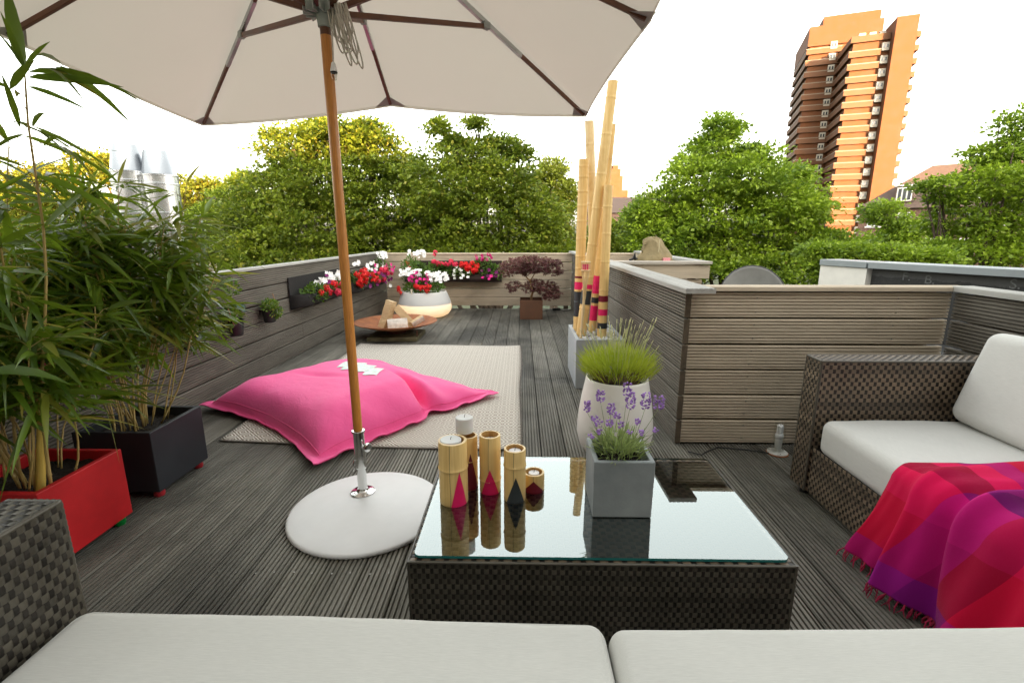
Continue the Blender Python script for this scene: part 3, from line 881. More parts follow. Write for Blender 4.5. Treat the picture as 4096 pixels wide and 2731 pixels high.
ANTH=M('anthracite_fibreglass',(.022,.025,.03),.5,.2,5,bstr=.08,bscale=300,spec=.4)
square_planter('square_planter','red square planter full of bamboo beside the left sofa arm',-1.995,1.455,-1.640,1.812,.035,.325,RED_PL,M('green_foot',(.0,.2,.03),.5))
square_planter('square_planter','anthracite square planter with bamboo next to the red one',-1.995,1.968,-1.640,2.318,.035,.325,ANTH,M('red_foot',(.4,.02,.03),.5))

B_LEAF=leaf_mat('bamboo_leaf',(.020,.055,.005),(.165,.28,.018),(.36,.32,.06),3.0,.34,.33,(.34,.46,.03),.5)
B_STEM=bamboo_mat('bamboo_cane_thin','Z',(.42,.30,.10),(.55,.40,.15),.9)
def culm_path(x,y,h,lx,ly,z0=.28,n=9):
    pts=[]
    for i in range(n+1):
        t=i/n; pts.append(Vector((x+lx*t+.012*math.sin(t*9+x*40), y+ly*t+.012*math.cos(t*8+y*30), z0+h*t-(lx*lx+ly*ly)*.25*t*t)))
    return pts
def bamboo_plant(label,cx,cy,nc,seed,talls,spread=.30,leafn=26, bias=(0.1,0.02),hk=1.0):
    rg=random.Random(seed)
    root=thing('bamboo_plant',(cx,cy,.28),label,'bamboo plant')
    base=[];dirs=[];Ls=[];Ws=[];Dr=[];tw=MB()
    specs=[]
    for c in range(nc):
        a=rg.uniform(0,2*PI); r=rg.uniform(.02,.13)
        x=cx+r*math.cos(a); y=cy+r*math.sin(a)
        specs.append((x,y,rg.uniform(.56,.93)*hk,math.cos(a)*rg.uniform(.05,spread)+bias[0],math.sin(a)*rg.uniform(.05,spread)+bias[1],rg.uniform(.0032,.0050),.44))
    specs+=talls
    for (x,y,h,lx,ly,r0,start) in specs:
        pts=culm_path(x,y,h,lx,ly)
        mb=MB(); rad=[]
        fine=[]
        for i in range(len(pts)-1):
            for q in (0,.47,.5,.53): fine.append(pts[i].lerp(pts[i+1],q)); rad.append(r0*(1-.65*(i+q)/len(pts))*(1.28 if q==.5 else 1))
        fine.append(pts[-1]); rad.append(r0*.3)
        mb.tube(fine,rad,7); build(mb,'cane',B_STEM,root,smooth=True,angle=0)
        tall = h>1.05
        for b in range(21 if not tall else 9):
            t=rg.uniform(start,1.0) if not tall else rg.uniform(.5,1)
            i=min(len(pts)-2,int(t*(len(pts)-1))); p=pts[i].lerp(pts[i+1],t*(len(pts)-1)-i)
            a=rg.uniform(0,2*PI); bl=rg.uniform(.06,.24)*(1.1-.5*t)
            dv=Vector((math.cos(a),math.sin(a),rg.uniform(.1,.9))).normalized()
            e=p+dv*bl; e.z-=.1*bl
            tw.tube([p,p.lerp(e,.5)+Vector((0,0,.01)),e],[.0014,.0011,.0007],4,cap=False)
            for l in range(rg.randint(4,6)):
                q=p.lerp(e,rg.uniform(.45,1.0))
                a2=a+rg.gauss(0,.9)
                base.append(q); dirs.append((math.cos(a2),math.sin(a2),.08+rg.gauss(.0,.45))); Ls.append(rg.uniform(.10,.25)); Ws.append(rg.uniform(.011,.024)); Dr.append(rg.uniform(.05,.5))
        e=pts[-1]
        for l in range(3):
            a2=rg.uniform(0,2*PI); base.append(e); dirs.append((math.cos(a2)*.6,math.sin(a2)*.6,1)); Ls.append(rg.uniform(.1,.18)); Ws.append(.014); Dr.append(.2)
    tag(build(tw,'twig',B_STEM,root,smooth=True,angle=0),kind='stuff')
    V,F=blades(np.array([tuple(b) for b in base]),np.array(dirs),np.array(Ls),np.array(Ws),np.array(Dr),np.array([rg.gauss(0,.6) for _ in base]))
    np_mesh('foliage',V,F,B_LEAF,root,smooth=True)
    return root
bp=bamboo_plant('nearest clump of leafy bamboo growing in the red planter with tall shoots',-1.82,1.635,17,3,
    [(-1.68,1.54,1.395,.225,.01,.006,.5),(-1.74,1.56,1.22,.10,.0,.005,.5),(-1.80,1.60,1.2,.12,.05,.0045,.5)],.34,bias=(.05,.03))
bamboo_plant('second clump of dense leafy bamboo growing in the anthracite planter',-1.82,2.145,25,9,
    [(-1.78,2.06,1.12,.02,.1,.0045,.5)],.33,bias=(.06,.06),hk=1.24)
bamboo_plant('third clump of bamboo behind the red planter at the left picture edge',-2.08,1.62,11,21,[],.3,bias=(-.05,.08))
# the big leaves at the head of the tallest shoot
hd=culm_path(-1.68,1.54,1.395,.225,.01)[-1]; md=culm_path(-1.68,1.54,1.395,.225,.01)[-3]; lo=culm_path(-1.68,1.54,1.395,.225,.01)[-4]
bs_=[hd,hd+Vector((.012,0,-.01)),hd+Vector((.008,0,-.025)),md,md,lo,hd-Vector((0,0,.05)),hd-Vector((0,0,.09)),md-Vector((0,0,.05)),lo]
ds_=[(-.02,0,1),(1,.12,.12),(1,0,-.0),(1,.1,-.18),(.8,-.15,-.75),(.75,.1,.65),(.8,.05,-.2),(.8,.1,-.5),(-1,.1,.6),(1,.15,-.15)]
Ls_=[.24,.31,.28,.29,.22,.21,.17,.15,.17,.27]; Ws_=[.046,.03,.03,.034,.026,.032,.02,.014,.026,.02]; Dr_=[.05,.35,.1,.45,.2,.05,.15,.1,.1,.3]
V,F=blades(np.array([tuple(b) for b in bs_]),np.array(ds_,float),np.array(Ls_),np.array(Ws_),np.array(Dr_),np.array([1.5,.5,.7,.9,1.0,-1.0,.8,.3,.4,.4]))
tag(np_mesh('large_leaves',V,F,leaf_mat('bamboo_leaf_large',(.03,.075,.008),(.14,.25,.03),None,2.0,.42,.4,(.28,.42,.03),.5),bp,smooth=True),kind='stuff')
rg=random.Random(77); nb=11
bs_=[(rg.uniform(-2.0,-1.48),rg.uniform(1.30,1.52),rg.uniform(.50,1.10)) for _ in range(nb)]
ds_=[(rg.choice((1,1,-1))*rg.uniform(.4,1),rg.uniform(-.5,.2),rg.gauss(.0,.45)) for _ in range(nb)]
V,F=blades(np.array(bs_),np.array(ds_,float),np.array([rg.uniform(.18,.28) for _ in bs_]),np.array([rg.uniform(.024,.036) for _ in bs_]),np.array([rg.uniform(.1,.6) for _ in bs_]),np.array([rg.gauss(0,.7) for _ in bs_]))
tag(np_mesh('large_leaves',V,F,bpy.data.materials['bamboo_leaf_large'],bp,smooth=True),kind='stuff')
# thick cane torch standing in the red planter
tc=thing('garden_torch',(-1.715,1.55,.28),'bamboo garden torch with a pink candle stuck in the red planter','torch')
mb=MB(); pts=[Vector((-1.722,1.54,.26)).lerp(Vector((-1.70,1.60,.62)),i/12) for i in range(13)]
mb.tube(pts,[.013*(1.1 if i%4==2 else 1) for i in range(13)],12); build(mb,'handle',bamboo_mat('torch_cane','Z',(.55,.36,.06),(.68,.5,.12)),tc,smooth=True)
PINKC=M('pink_wax',(.75,.03,.16),.5,.1,10)
mb=MB()
for k in range(10):
    a=2*PI*k/10; mb.tube([(-1.70,1.60,.60),(-1.698+.02*math.cos(a),1.61+.02*math.sin(a),.68),(-1.695+.03*math.cos(a),1.615+.03*math.sin(a),.76)],[.003,.0025,.002],5)
build(mb,'basket',B_STEM,tc,smooth=True,angle=0)
mb=MB(); mb.lathe([(.02,0),(.021,.05),(.0,.05)],(-1.696,1.613,.69),16); build(mb,'candle',PINKC,tc,smooth=True)

# ------------------------------------------------------------------ bamboo pole box
CONC=M('fibre_concrete_light',(.40,.43,.44),.7,.12,7,bstr=.12,bscale=120)
CONC_D=M('fibre_concrete',(.25,.28,.29),.68,.32,4,bstr=.15,bscale=120,c2=(.33,.36,.36))
square_planter('tall_planter','grey concrete trough with white pebbles holding the thick bamboo poles',.424,3.615,.80,4.24,.0,.392,CONC,None,.028,.004)
PEB=M('white_pebbles',(.62,.62,.6),.7,.25,20,island=.35)
mb=MB(); rg=random.Random(4)
ico=[(0,0,1)]+[(math.cos(k*2*PI/6)*.9,math.sin(k*2*PI/6)*.9,.35) for k in range(6)]+[(math.cos((k+.5)*2*PI/6)*.9,math.sin((k+.5)*2*PI/6)*.9,-.4) for k in range(6)]+[(0,0,-.9)]
icf=[(0,1+k,1+(k+1)%6) for k in range(6)]+[(1+k,7+k,1+(k+1)%6) for k in range(6)]+[(7+k,7+(k+1)%6,1+(k+1)%6) for k in range(6)]+[(13,7+(k+1)%6,7+k) for k in range(6)]
for _ in range(420):
    x=rg.uniform(.458,.765); y=rg.uniform(3.65,4.205); z=.365+rg.uniform(-.008,.018); r=rg.uniform(.009,.02)
    R=Matrix.Rotation(rg.uniform(0,6),3,'Z')@Matrix.Rotation(rg.uniform(-.4,.4),3,'X')
    sx,sy,sz=r*rg.uniform(.8,1.4),r*rg.uniform(.7,1.1),r*rg.uniform(.5,.9)
    mb.add([Vector((x,y,z))+R@Vector((a*sx*rg.uniform(.85,1.1),b*sy,c*sz)) for a,b,c in ico],icf)
tag(build(mb,'gravel',PEB,None,loc=(.61,3.9,.35),smooth=True,angle=50),'white pebbles filling the top of the bamboo pole trough','gravel',kind='stuff')
BAM=bamboo_mat('bamboo_pole','Z',(.72,.46,.155),(.90,.65,.28))
BAM2=bamboo_mat('bamboo_pole_pale','Z',(.68,.50,.25),(.85,.67,.38))
PAINT_P=M('pink_paint',(.80,.012,.13),.45,.1,15,bstr=.05); PAINT_K=M('charcoal_paint',(.028,.033,.036),.5,.2,15,bstr=.05); PAINT_B=M('burgundy_paint',(.17,.004,.018),.45,.15,15,bstr=.05)
def pole(label,b,t,r,nodes,bands,mat=BAM,z0=.30,taper=.92,name='bamboo_pole'):
    """bands: (z0,z1,paint) measured along height"""
    b=Vector((b[0],b[1],0)); t=Vector(t); bz=.38
    def at(z): f=(z-bz)/(t.z-bz); return Vector((b.x+(t.x-b.x)*f, b.y+(t.y-b.y)*f, z))
    def rad(z):
        f=(z-bz)/(t.z-bz); q=r*(1-(1-taper)*f)
        for nz in nodes:
            dz=abs(z-nz)
            if dz<.009: q*=1+.05*(1-dz/.009)**.8
            elif dz<.03: q*=1-.012*(1-(dz-.009)/.021)
        return q
    root=thing(name,tuple(at(z0)),label,'bamboo pole')
    zs=sorted(set([z0,t.z]+[z0+(t.z-z0)*i/40 for i in range(41)]+[nz+o for nz in nodes for o in (-.03,-.016,-.009,-.004,0,.004,.009,.016,.03) if z0<nz+o<t.z]))
    mb=MB(); mb.tube([at(z) for z in zs],[rad(z) for z in zs],24,cap=False)
    # hollow top
    n=24; e=at(t.z); mb.lathe([(rad(t.z),0),(rad(t.z)*.80,.001),(rad(t.z)*.78,-.05),(0,-.05)],tuple(e),24)
    build(mb,'cane',mat,root,smooth=True,angle=60)
    for a,c,pm in bands:
        zz=sorted(set([a,c]+[z for z in zs if a<z<c]))
        mb=MB(); mb.tube([at(z) for z in zz],[rad(z)+.0008 for z in zz],24,cap=False); build(mb,'painted_band',pm,root,smooth=True,angle=0)
    return root
G='tall bamboo poles in the grey trough'
pole('thick bamboo pole at the left of the bundle with burgundy, pink and charcoal bands',(.49,4.06),(.494,4.06,1.755),.043,(.62,.90,1.0,1.14,1.28,1.40,1.51,1.62,1.70),[(.50,.71,PAINT_K),(.728,.79,PAINT_P),(.82,.838,PAINT_B)])
pole('pale bamboo pole behind the bundle, its cut top close under the parasol corner',(.66,4.16),(.54,4.16,2.055),.040,(.9,1.2,1.42,1.66,1.88),[],BAM2)
pole('tallest bamboo pole, leaning right past the parasol edge, charcoal band low down',(.492,3.862),(.664,3.862,2.262),.041,(.60,.85,1.10,1.37,1.62,1.9,2.15),[(.63,.74,PAINT_K),(.755,.79,PAINT_P)])
pole('thinner leaning bamboo pole with long pink sections and a charcoal band',(.598,4.0),(.70,4.0,2.0),.031,(.48,.72,.98,1.25,1.5,1.75),[(.475,.60,PAINT_P),(.622,.668,PAINT_K),(.70,.845,PAINT_P)],taper=.8)
pole('shortest thick bamboo pole, right of the bundle, ringed burgundy, pink and charcoal',(.648,3.80),(.652,3.80,1.535),.0375,(.75,.97,1.18,1.38),[(.447,.493,PAINT_K),(.552,.602,PAINT_P),(.66,.708,PAINT_B)])
tc=thing('garden_torch',(.466,3.70,.33),'thin split bamboo torch with a pink glass candle leaning in the pole trough','torch')
b=Vector((.466,3.70,.33)); e=Vector((.487,3.71,.72))
mb=MB(); mb.tube([b.lerp(e,i/10) for i in range(11)],[.0105*(1.15 if i==7 else 1) for i in range(11)],12); build(mb,'handle',BAM2,tc,smooth=True)
mb=MB()
for k in range(12):
    a=2*PI*k/12; q=Vector((math.cos(a),math.sin(a),0)); mb.tube([e-Vector((0,0,.03))+q*.009,e+Vector((.002,0,.08))+q*.014,e+Vector((.004,0,.19))+q*.031,e+Vector((.004,0,.255))+q*.034],[.0026,.0024,.002,.0018],5)
mb.lathe([(.033,0),(.036,.002),(.036,.008),(.033,.01)],tuple(e+Vector((.004,0,.185))),20)
mb.lathe([(.035,0),(.037,.002),(.037,.005),(.035,.007)],tuple(e+Vector((.004,0,.25))),20)
build(mb,'basket',BAM2,tc,smooth=True,angle=40)
mb=MB(); mb.lathe([(.024,0),(.026,.042),(0,.042)],tuple(e+Vector((.004,0,.195))),18); build(mb,'candle',PINKC,tc,smooth=True)

# ------------------------------------------------------------------ bamboo candle holders on the table
TB=.3109; KS=1.062   # holders: size factor over the sketch dimensions
WAX=M('grey_wax',(.62,.63,.62),.55,.08,10,bstr=.05,Subsurface_Weight=.15)
WAXW=M('white_wax',(.80,.79,.78),.5,.05,10)
INNER=bamboo_mat('bamboo_inside','Z',(.42,.22,.07),(.6,.36,.12))
def holder(label,cx,cy,r,h,nodes,tri,candle):
    root=thing('candle_holder',(cx,cy,TB),label,'candle holder')
    def rad(z):
        q=r
        for nz in nodes:
            dz=abs(z-nz)
            if dz<.007: q*=1+.05*(1-dz/.007)
        return q
    zs=sorted(set([0,.002,h]+[nz+o for nz in nodes for o in (-.007,-.0035,-.001,0,.001,.0035,.007)]+[h*i/10 for i in range(11)]))
    mb=MB(); mb.lathe([(rad(z)-(0.001 if z in (0,h) else 0),z) for z in zs],(cx,cy,TB),40)
    me=MB(); me.lathe([(r-.001,h),(r*.80,h+.0005)],(cx,cy,TB),40)
    mb.v=mb.v; # outside only, the rim and bore follow
    mb.f=[f for f in mb.f if len(f)==4]; mb.mi=[0]*len(mb.f)
    build(mb,'tube',BAM,root,smooth=True,angle=60)
    me.f=[f for f in me.f if len(f)==4]; me.mi=[0]*len(me.f); build(me,'rim',BAM2,root,smooth=True)
    mi=MB(); mi.lathe([(r*.80,h+.0005),(r*.78,h-.055),(0,h-.055)],(cx,cy,TB),32); mi.f=[f for f in mi.f if len(f)!=32]; mi.mi=[0]*len(mi.f); build(mi,'bore',INNER,root,smooth=True,angle=50)
    # painted triangle wrapped round the tube
    a0,wa,zt,pm=tri
    mb=MB(); n=28; lv=14; P=np.zeros((n+1,lv+1,3))
    for i in range(n+1):
        u=i/n*2-1; a=a0+u*wa; top=max(.0008,zt*(1-abs(u)))
        for j in range(lv+1):
            z=top*j/lv; q=rad(z)+.0006; P[i,j]=(cx+q*math.cos(a),cy+q*math.sin(a),TB+max(z,.0004))
    mb.grid(P); build(mb,'painted_triangle',pm,root,smooth=True,angle=0)
    # drying crack
    mb=MB(); ac=-PI/2-.1
    mb.tube([(cx+(rad(z)+.0001)*math.cos(ac+.02*math.sin(z*40)),cy+(rad(z)+.0001)*math.sin(ac+.02*math.sin(z*40)),TB+z) for z in [h*i/12 for i in range(13)]],.0005,4); build(mb,'crack',W_END_GAP,root)
    # candle
    kind,cr,ct,ox=candle
    cd=thing('candle',(cx+ox,cy,TB+ct-.05),kind,'candle'); root.scale=(KS,)*3; cd.scale=(KS,)*3; cd_loc=(cx+ox*KS,cy,TB+(ct-.05)*KS)
    mb=MB(); mb.lathe([(cr,0),(cr,.048),(cr*.93,.05),(cr*.5,.0485),(0,.048)] if ct>h-.02 and cr>.02 else [(cr,.03),(cr,.046),(cr*.85,.047),(cr*.8,.045),(0,.044)],(cx+ox,cy,TB+ct-.05),28); build(mb,'wax',WAX if cr>.021 else WAXW,cd,smooth=True,angle=40)
    mb=MB(); mb.tube([(cx+ox,cy,TB+ct-.004),(cx+ox+.001,cy,TB+ct+.004),(cx+ox+.003,cy,TB+ct+.008)],.0009,5); build(mb,'wick',BLACK_PL,cd); cd.location=cd_loc
A=-PI/2
holder('widest bamboo candle holder, at the front left with a hot pink triangle',-.222,1.469,.0445,.205,(.118,),(A+.55,.62,.118,PAINT_P),('broad grey candle sunk in the widest holder',.033,.208,-.006))
holder('bamboo candle holder hidden behind the widest one, burgundy triangle',-.183,1.565,.0315,.182,(.10,),(A+.35,.95,.13,PAINT_B),('tall grey pillar candle rising above the hidden holder',.0285,.245,-.01))
holder('tall bamboo candle holder in the middle with a hot pink triangle',-.104,1.537,.0345,.196,(.045,),(A+.03,.93,.09,PAINT_P),('grey candle deep inside the middle holder',.024,.178,0))
holder('bamboo candle holder with a charcoal triangle and a small white tealight',-.018,1.485,.0345,.172,(.118,),(A+.1,.90,.09,PAINT_K),('white tealight in the charcoal triangle holder',.019,.168,0))
holder('shortest bamboo candle holder, with a burgundy triangle and a clear tealight',.048,1.548,.0345,.062,(),(A-.05,1.2,.045,PAINT_B),('tealight in a clear cup inside the shortest holder',.0175,.063,0))

# ------------------------------------------------------------------ lavender cube on the table
lc=square_planter('lavender_planter','grey concrete cube planter with lavender on the glass table',.214,1.293,.392,1.468,.3624,.543,CONC_D,None,.0155,.002); lc.scale=(1.062,)*3; lc.location=(.3218,1.466,.3109)
LAV_G=leaf_mat('lavender_leaf',(.14,.21,.06),(.46,.56,.2),(.4,.42,.2),8,.3,.6)
LAV_S=M('lavender_stem',(.26,.32,.13),.7,.2,30)
LAV_F=M('lavender_flower',(.30,.12,.50),.7,.4,60,c2=(.50,.30,.72),island=.3)
rg=random.Random(12)
lv=thing('lavender_plant',(.303,1.38,.52),'flowering lavender with purple spikes growing in the grey cube','lavender')
n=430; ang=RNG.uniform(0,2*PI,n); rad_=np.sqrt(RNG.uniform(0,1,n))*.068
bx=.303+rad_*np.cos(ang); by=1.38+rad_*np.sin(ang); bz=.52+RNG.uniform(0,.055,n)
dz=np.stack([np.cos(ang)*(.25+rad_*9)+RNG.normal(0,.35,n),np.sin(ang)*(.25+rad_*9)+RNG.normal(0,.35,n),RNG.uniform(.3,1.5,n)],1)
V,F=blades(np.stack([bx,by,bz],1),dz,RNG.uniform(.03,.066,n),RNG.uniform(.0035,.006,n),RNG.uniform(0,.35,n),RNG.normal(0,.5,n),.2)
np_mesh('foliage',V,F,LAV_G,lv,smooth=True)
def spike_mesh(seed,h,r):
    q=random.Random(seed); vs=[];fs=[]
    for k in range(int(h/.0026)):
        z=k*.0026; 
        if q.random()<.12: continue
        rr=r*(.55+.45*math.sin(PI*min(1,(z/h)*.8+.15)))
        for w in range(3):
            a=q.uniform(0,2*PI); c=Vector((rr*math.cos(a)*.8,rr*math.sin(a)*.8,z)); s=q.uniform(.0026,.0046)
            d=Vector((math.cos(a),math.sin(a),.5)).normalized(); u=d.orthogonal().normalized(); v=d.cross(u)
            b=len(vs); vs+= [c-d*s,c+u*s,c+v*s,c-u*s,c-v*s,c+d*s*1.5]; fs+=[(b,b+2,b+1),(b,b+3,b+2),(b,b+4,b+3),(b,b+1,b+4),(b+5,b+1,b+2),(b+5,b+2,b+3),(b+5,b+3,b+4),(b+5,b+4,b+1)]
    mb=MB(); mb.add(vs,fs); return mb
# spike heads: x, y offset, top z, length   (positions in metres over the planter)
heads=[(.236,1.36,.735,.030,.0075),(.316,1.37,.755,.035,.008),(.322,1.35,.73,.042,.009),(.372,1.37,.725,.045,.009),(.408,1.36,.722,.040,.0105),(.198,1.37,.70,.030,.006),(.268,1.36,.695,.028,.0075),(.286,1.35,.672,.018,.006),(.218,1.34,.665,.014,.006),(.232,1.34,.655,.02,.0075),(.262,1.34,.655,.02,.006),(.30,1.36,.640,.018,.0045),(.352,1.37,.645,.015,.0045),(.322,1.34,.622,.008,.006),(.235,1.35,.62,.015,.005),(.208,1.33,.612,.01,.006),(.398,1.34,.628,.01,.005),(.36,1.35,.618,.014,.004)]
meshes=[]
for i,(x,y,zt,L,r) in enumerate(heads):
    bx=.303+(x-.303)*.45+rg.uniform(-.01,.01); by=1.38+rg.uniform(-.03,.03)
    p0=Vector((bx,by,.53)); p1=Vector((x,y,zt-L))
    mid=p0.lerp(p1,.5)+Vector((rg.uniform(-.006,.006),0,.0))
    mb=MB(); mb.tube([p0,p0.lerp(mid,.5),mid,mid.lerp(p1,.5),p1],[.0011,.001,.0009,.0008,.0007],5); st=build(mb,'stem',LAV_S,lv,smooth=True,angle=0)
    mb=spike_mesh(i,L*1.15,r*1.7); mb.v=[(a+x,b+y,c+zt-L) for a,b,c in mb.v]; build(mb,'flower_spike',LAV_F,lv)

lv.scale=(1.062,)*3; lv.location=(.3218,1.4655,.4783)

# ------------------------------------------------------------------ white vase with the bright green tuft
VC=(.515,2.49)
CREAM=M('cream_glaze',(.87,.85,.79),.32,.04,4,bstr=.03,spec=.45)
vs_=thing('white_vase',(VC[0],VC[1],0),'cream tapered pot with a yellow-green lavender bush, behind the table','plant pot')
mb=MB(); mb.lathe([(.10,0),(.135,.004),(.165,.03),(.192,.075),(.203,.125),(.203,.18),(.196,.25),(.184,.33),(.172,.39),(.165,.425),(.163,.436),(.158,.44),(.152,.436),(.152,.38),(.0,.375)],(VC[0],VC[1],0),64); build(mb,'pot_body',CREAM,vs_,smooth=True,angle=70)
mb=MB(); mb.lathe([(.151,.0),(.1,.012),(0,.02)],(VC[0],VC[1],.395),24); build(mb,'soil',SOIL,vs_,smooth=True)
TUFT=leaf_mat('bright_lavender_leaf',(.25,.34,.02),(.60,.66,.07),None,6,.4,.6,(.6,.7,.08))
tp=thing('lavender_bush',(VC[0],VC[1],.40),'yellow-green unflowered lavender bush growing in the cream pot','lavender')
n=2000; ang=RNG.uniform(0,2*PI,n); q=np.sqrt(RNG.uniform(0,1,n)); rad_=q*.165
b=np.stack([VC[0]+rad_*np.cos(ang)*1.05,VC[1]+rad_*np.sin(ang),.455+.055*(1-q)+RNG.uniform(-.02,.06,n)],1)
dz=np.stack([np.cos(ang)*q*.9+RNG.normal(0,.2,n),np.sin(ang)*q*.9+RNG.normal(0,.2,n),np.ones(n)],1)
V,F=blades(b,dz,RNG.uniform(.045,.12,n),RNG.uniform(.0025,.0042,n),RNG.uniform(0,.15,n),RNG.uniform(0,3,n),.1)
np_mesh('foliage',V,F,TUFT,tp,smooth=True)
mb=MB()
for k in range(150):
    a=rg.uniform(0,2*PI); r0=rg.uniform(0,.09); r1=.06+rg.uniform(.3,1)*.12
    mb.tube([(VC[0]+r0*math.cos(a),VC[1]+r0*math.sin(a),.40),(VC[0]+(r0+r1)/2*math.cos(a+.2),VC[1]+(r0+r1)/2*math.sin(a+.2),.43),(VC[0]+r1*math.cos(a),VC[1]+r1*math.sin(a),.47+rg.uniform(0,.05))],[.0022,.0018,.001],4,cap=False)
build(mb,'woody_twigs',M('woody_twig',(.16,.10,.06),.9,.3,40),tp)
mb=MB(); hd_=MB()
for k in range(78):
    a=rg.uniform(0,2*PI); r0=rg.uniform(.0,.15); L=rg.uniform(.10,.23); o=.2+r0*3.2
    p0=Vector((VC[0]+r0*math.cos(a),VC[1]+r0*math.sin(a),.50)); p2=p0+Vector((math.cos(a)*o*L*.62,math.sin(a)*o*L*.62,L)); p1=p0.lerp(p2,.55)+Vector((math.cos(a)*-.004,0,.012))
    mb.tube([p0,p1,p2],[.0011,.0010,.0009],4,cap=False); d=(p2-p1).normalized(); hd_.tube([p2,p2+d*.008,p2+d*.022,p2+d*.027],[.0012,.0021,.0019,.0006],5)
build(mb,'stalk',M('pale_stalk',(.55,.58,.26),.7,.15,40),tp,smooth=True,angle=0); tag(build(hd_,'seed_head',M('pale_head',(.62,.60,.34),.8,.2,60),tp,smooth=True,angle=0),kind='stuff')
# ------------------------------------------------------------------ fire bowl with logs
RUST=M('rusted_steel',(.27,.085,.03),.8,.3,9,bstr=.3,bscale=70,c2=(.40,.15,.055))
RUST_D=M('corten_steel',(.115,.05,.024),.75,.2,6,bstr=.2,bscale=60)
BX,BY=-1.46,5.54
sl=thing('paving_slab',(-1.44,5.47,0),'mossy concrete slab under the rusty fire bowl','slab')
mb=MB(); mb.box(-1.72,5.235,.001,-1.155,5.74,.048); build(mb,'slab',M('mossy_concrete',(.10,.10,.045),.9,.4,7,bstr=.5,bscale=40,c2=(.2,.17,.09)),sl,bevel=.008)
fb=thing('fire_bowl',(BX,BY,.048),'shallow rusty steel fire bowl holding split firewood','fire bowl')
mb=MB(); R=.475
prof=[(.0,.035),(.12,.04),(.25,.062),(.36,.09),(.44,.117),(R,.132),(R+.002,.136),(R-.002,.139),(.44,.125),(.36,.099),(.25,.071),(.12,.048),(0,.043)]
mb.lathe(prof,(BX,BY,.048),72); build(mb,'bowl',RUST,fb,smooth=True,angle=60)
mb=MB(); mb.lathe([(.11,.0),(.11,.04)],(BX,BY,.049),24); build(mb,'foot',RUST_D,fb,smooth=True)
mb=MB(); mb.tube([(BX+.30,BY-.26,.06),(BX+.30,BY-.26,.125)],.008,8); build(mb,'leg',RUST_D,fb,smooth=True)
LOGM=M('split_firewood',(.62,.42,.21),.8,.25,5,(3,3,26),bstr=.4,bscale=3,c2=(.74,.56,.33))
LOGI=M('firewood_inner',(.72,.52,.32),.8,.2,12,bstr=.3)
BARK=M('birch_bark',(.68,.62,.55),.85,.3,14,bstr=.5,bscale=30)
def log(label,c,axis,L,r,seed,sector=1.6,roll=0):
    rg=random.Random(seed); ax=Vector(axis).normalized(); u=ax.orthogonal().normalized(); v=ax.cross(u)
    cr,sr=math.cos(roll),math.sin(roll); u,v=u*cr+v*sr,v*cr-u*sr
    n=9; ring=[(0,0)]+[(r*math.cos(-sector/2+sector*k/n)*rg.uniform(.94,1.05),r*math.sin(-sector/2+sector*k/n)*rg.uniform(.94,1.05)) for k in range(n+1)]
    m=len(ring); st=6; vs=[]
    for i in range(st+1):
        t=(i/st-.5)*L; w=Vector((rg.uniform(-.004,.004),rg.uniform(-.004,.004),rg.uniform(-.004,.004)))
        for a,b in ring: vs.append(Vector(c)+ax*t+u*(a-r*.5)*(1+rg.uniform(-.03,.03))+v*b+w)
    mb=MB(); fl=[]; fb_=[]
    for i in range(st):
        for k in range(m):
            q=(i*m+k,i*m+(k+1)%m,(i+1)*m+(k+1)%m,(i+1)*m+k); (fl if k in (0,m-1) else fb_).append(q)
    mb.add(vs,fl+[tuple(range(m-1,-1,-1)),tuple(st*m+k for k in range(m))],0)
    b=len(mb.v); mb.f+=fb_; mb.mi+=[1]*len(fb_)
    o=build(mb,'firewood_log',[LOGM,BARK],None,loc=c); return tag(o,label,'log','split logs in the fire bowl')
log('longest split log leaning upright at the left of the fire bowl',(-1.525,5.43,.275),(.30,.06,.9),.33,.085,1,1.7,1.2)
log('split log lying across the front centre of the fire bowl',(-1.40,5.40,.165),(.9,.25,.05),.22,.085,2,1.8,2.0)
log('split log leaning diagonally in the middle of the fire bowl',(-1.345,5.48,.235),(-.55,.05,.62),.31,.085,3,1.6,.4)
log('shortest pale birch log at the right of the fire bowl',(-1.19,5.47,.195),(.55,.3,.35),.16,.078,4,2.2,3.6)

# ------------------------------------------------------------------ glowing planter
GX,GY=-1.395,6.96
m,nt,out=new_mat('glow_shell'); g=N(nt)
p=g.n('ShaderNodeBsdfPrincipled'); p.inputs['Base Color'].default_value=(.92,.91,.89,1); p.inputs['Roughness'].default_value=.45
t_=g.n('ShaderNodeBsdfTranslucent'); t_.inputs[0].default_value=(.9,.86,.78,1)
mx=g.n('ShaderNodeMixShader'); mx.inputs[0].default_value=.35; g.l(p.outputs[0],mx.inputs[1]); g.l(t_.outputs[0],mx.inputs[2]); g.l(mx.outputs[0],out.inputs[0])
gp=thing('lit_planter',(GX,GY,0),'big white rounded planter glowing warm in its lower half, in the far corner','planter lamp')
mb=MB(); mb.lathe([(0,.004),(.22,.004),(.29,.012),(.34,.04),(.372,.085),(.385,.135),(.38,.19),(.362,.25),(.338,.31),(.318,.355),(.313,.367),(.305,.369),(.302,.362),(.312,.34)],(GX,GY,0),72); build(mb,'shell',m,gp,smooth=True,angle=70)
mb=MB(); mb.lathe([(.374,0),(.374,.004),(0,.004)],(GX,GY,.192),48); mb.lathe([(.374,-.002),(0,-.002)],(GX,GY,.192),48); build(mb,'inner_tray',SOIL,gp)
ld=bpy.data.lights.new('planter_bulb','POINT'); ld.energy=1.0; ld.color=(1,.66,.36); ld.shadow_soft_size=.05
lo=bpy.data.objects.new('planter_bulb',ld); COL.objects.link(lo); lo.parent=gp; lo.location=(0,0,.1)

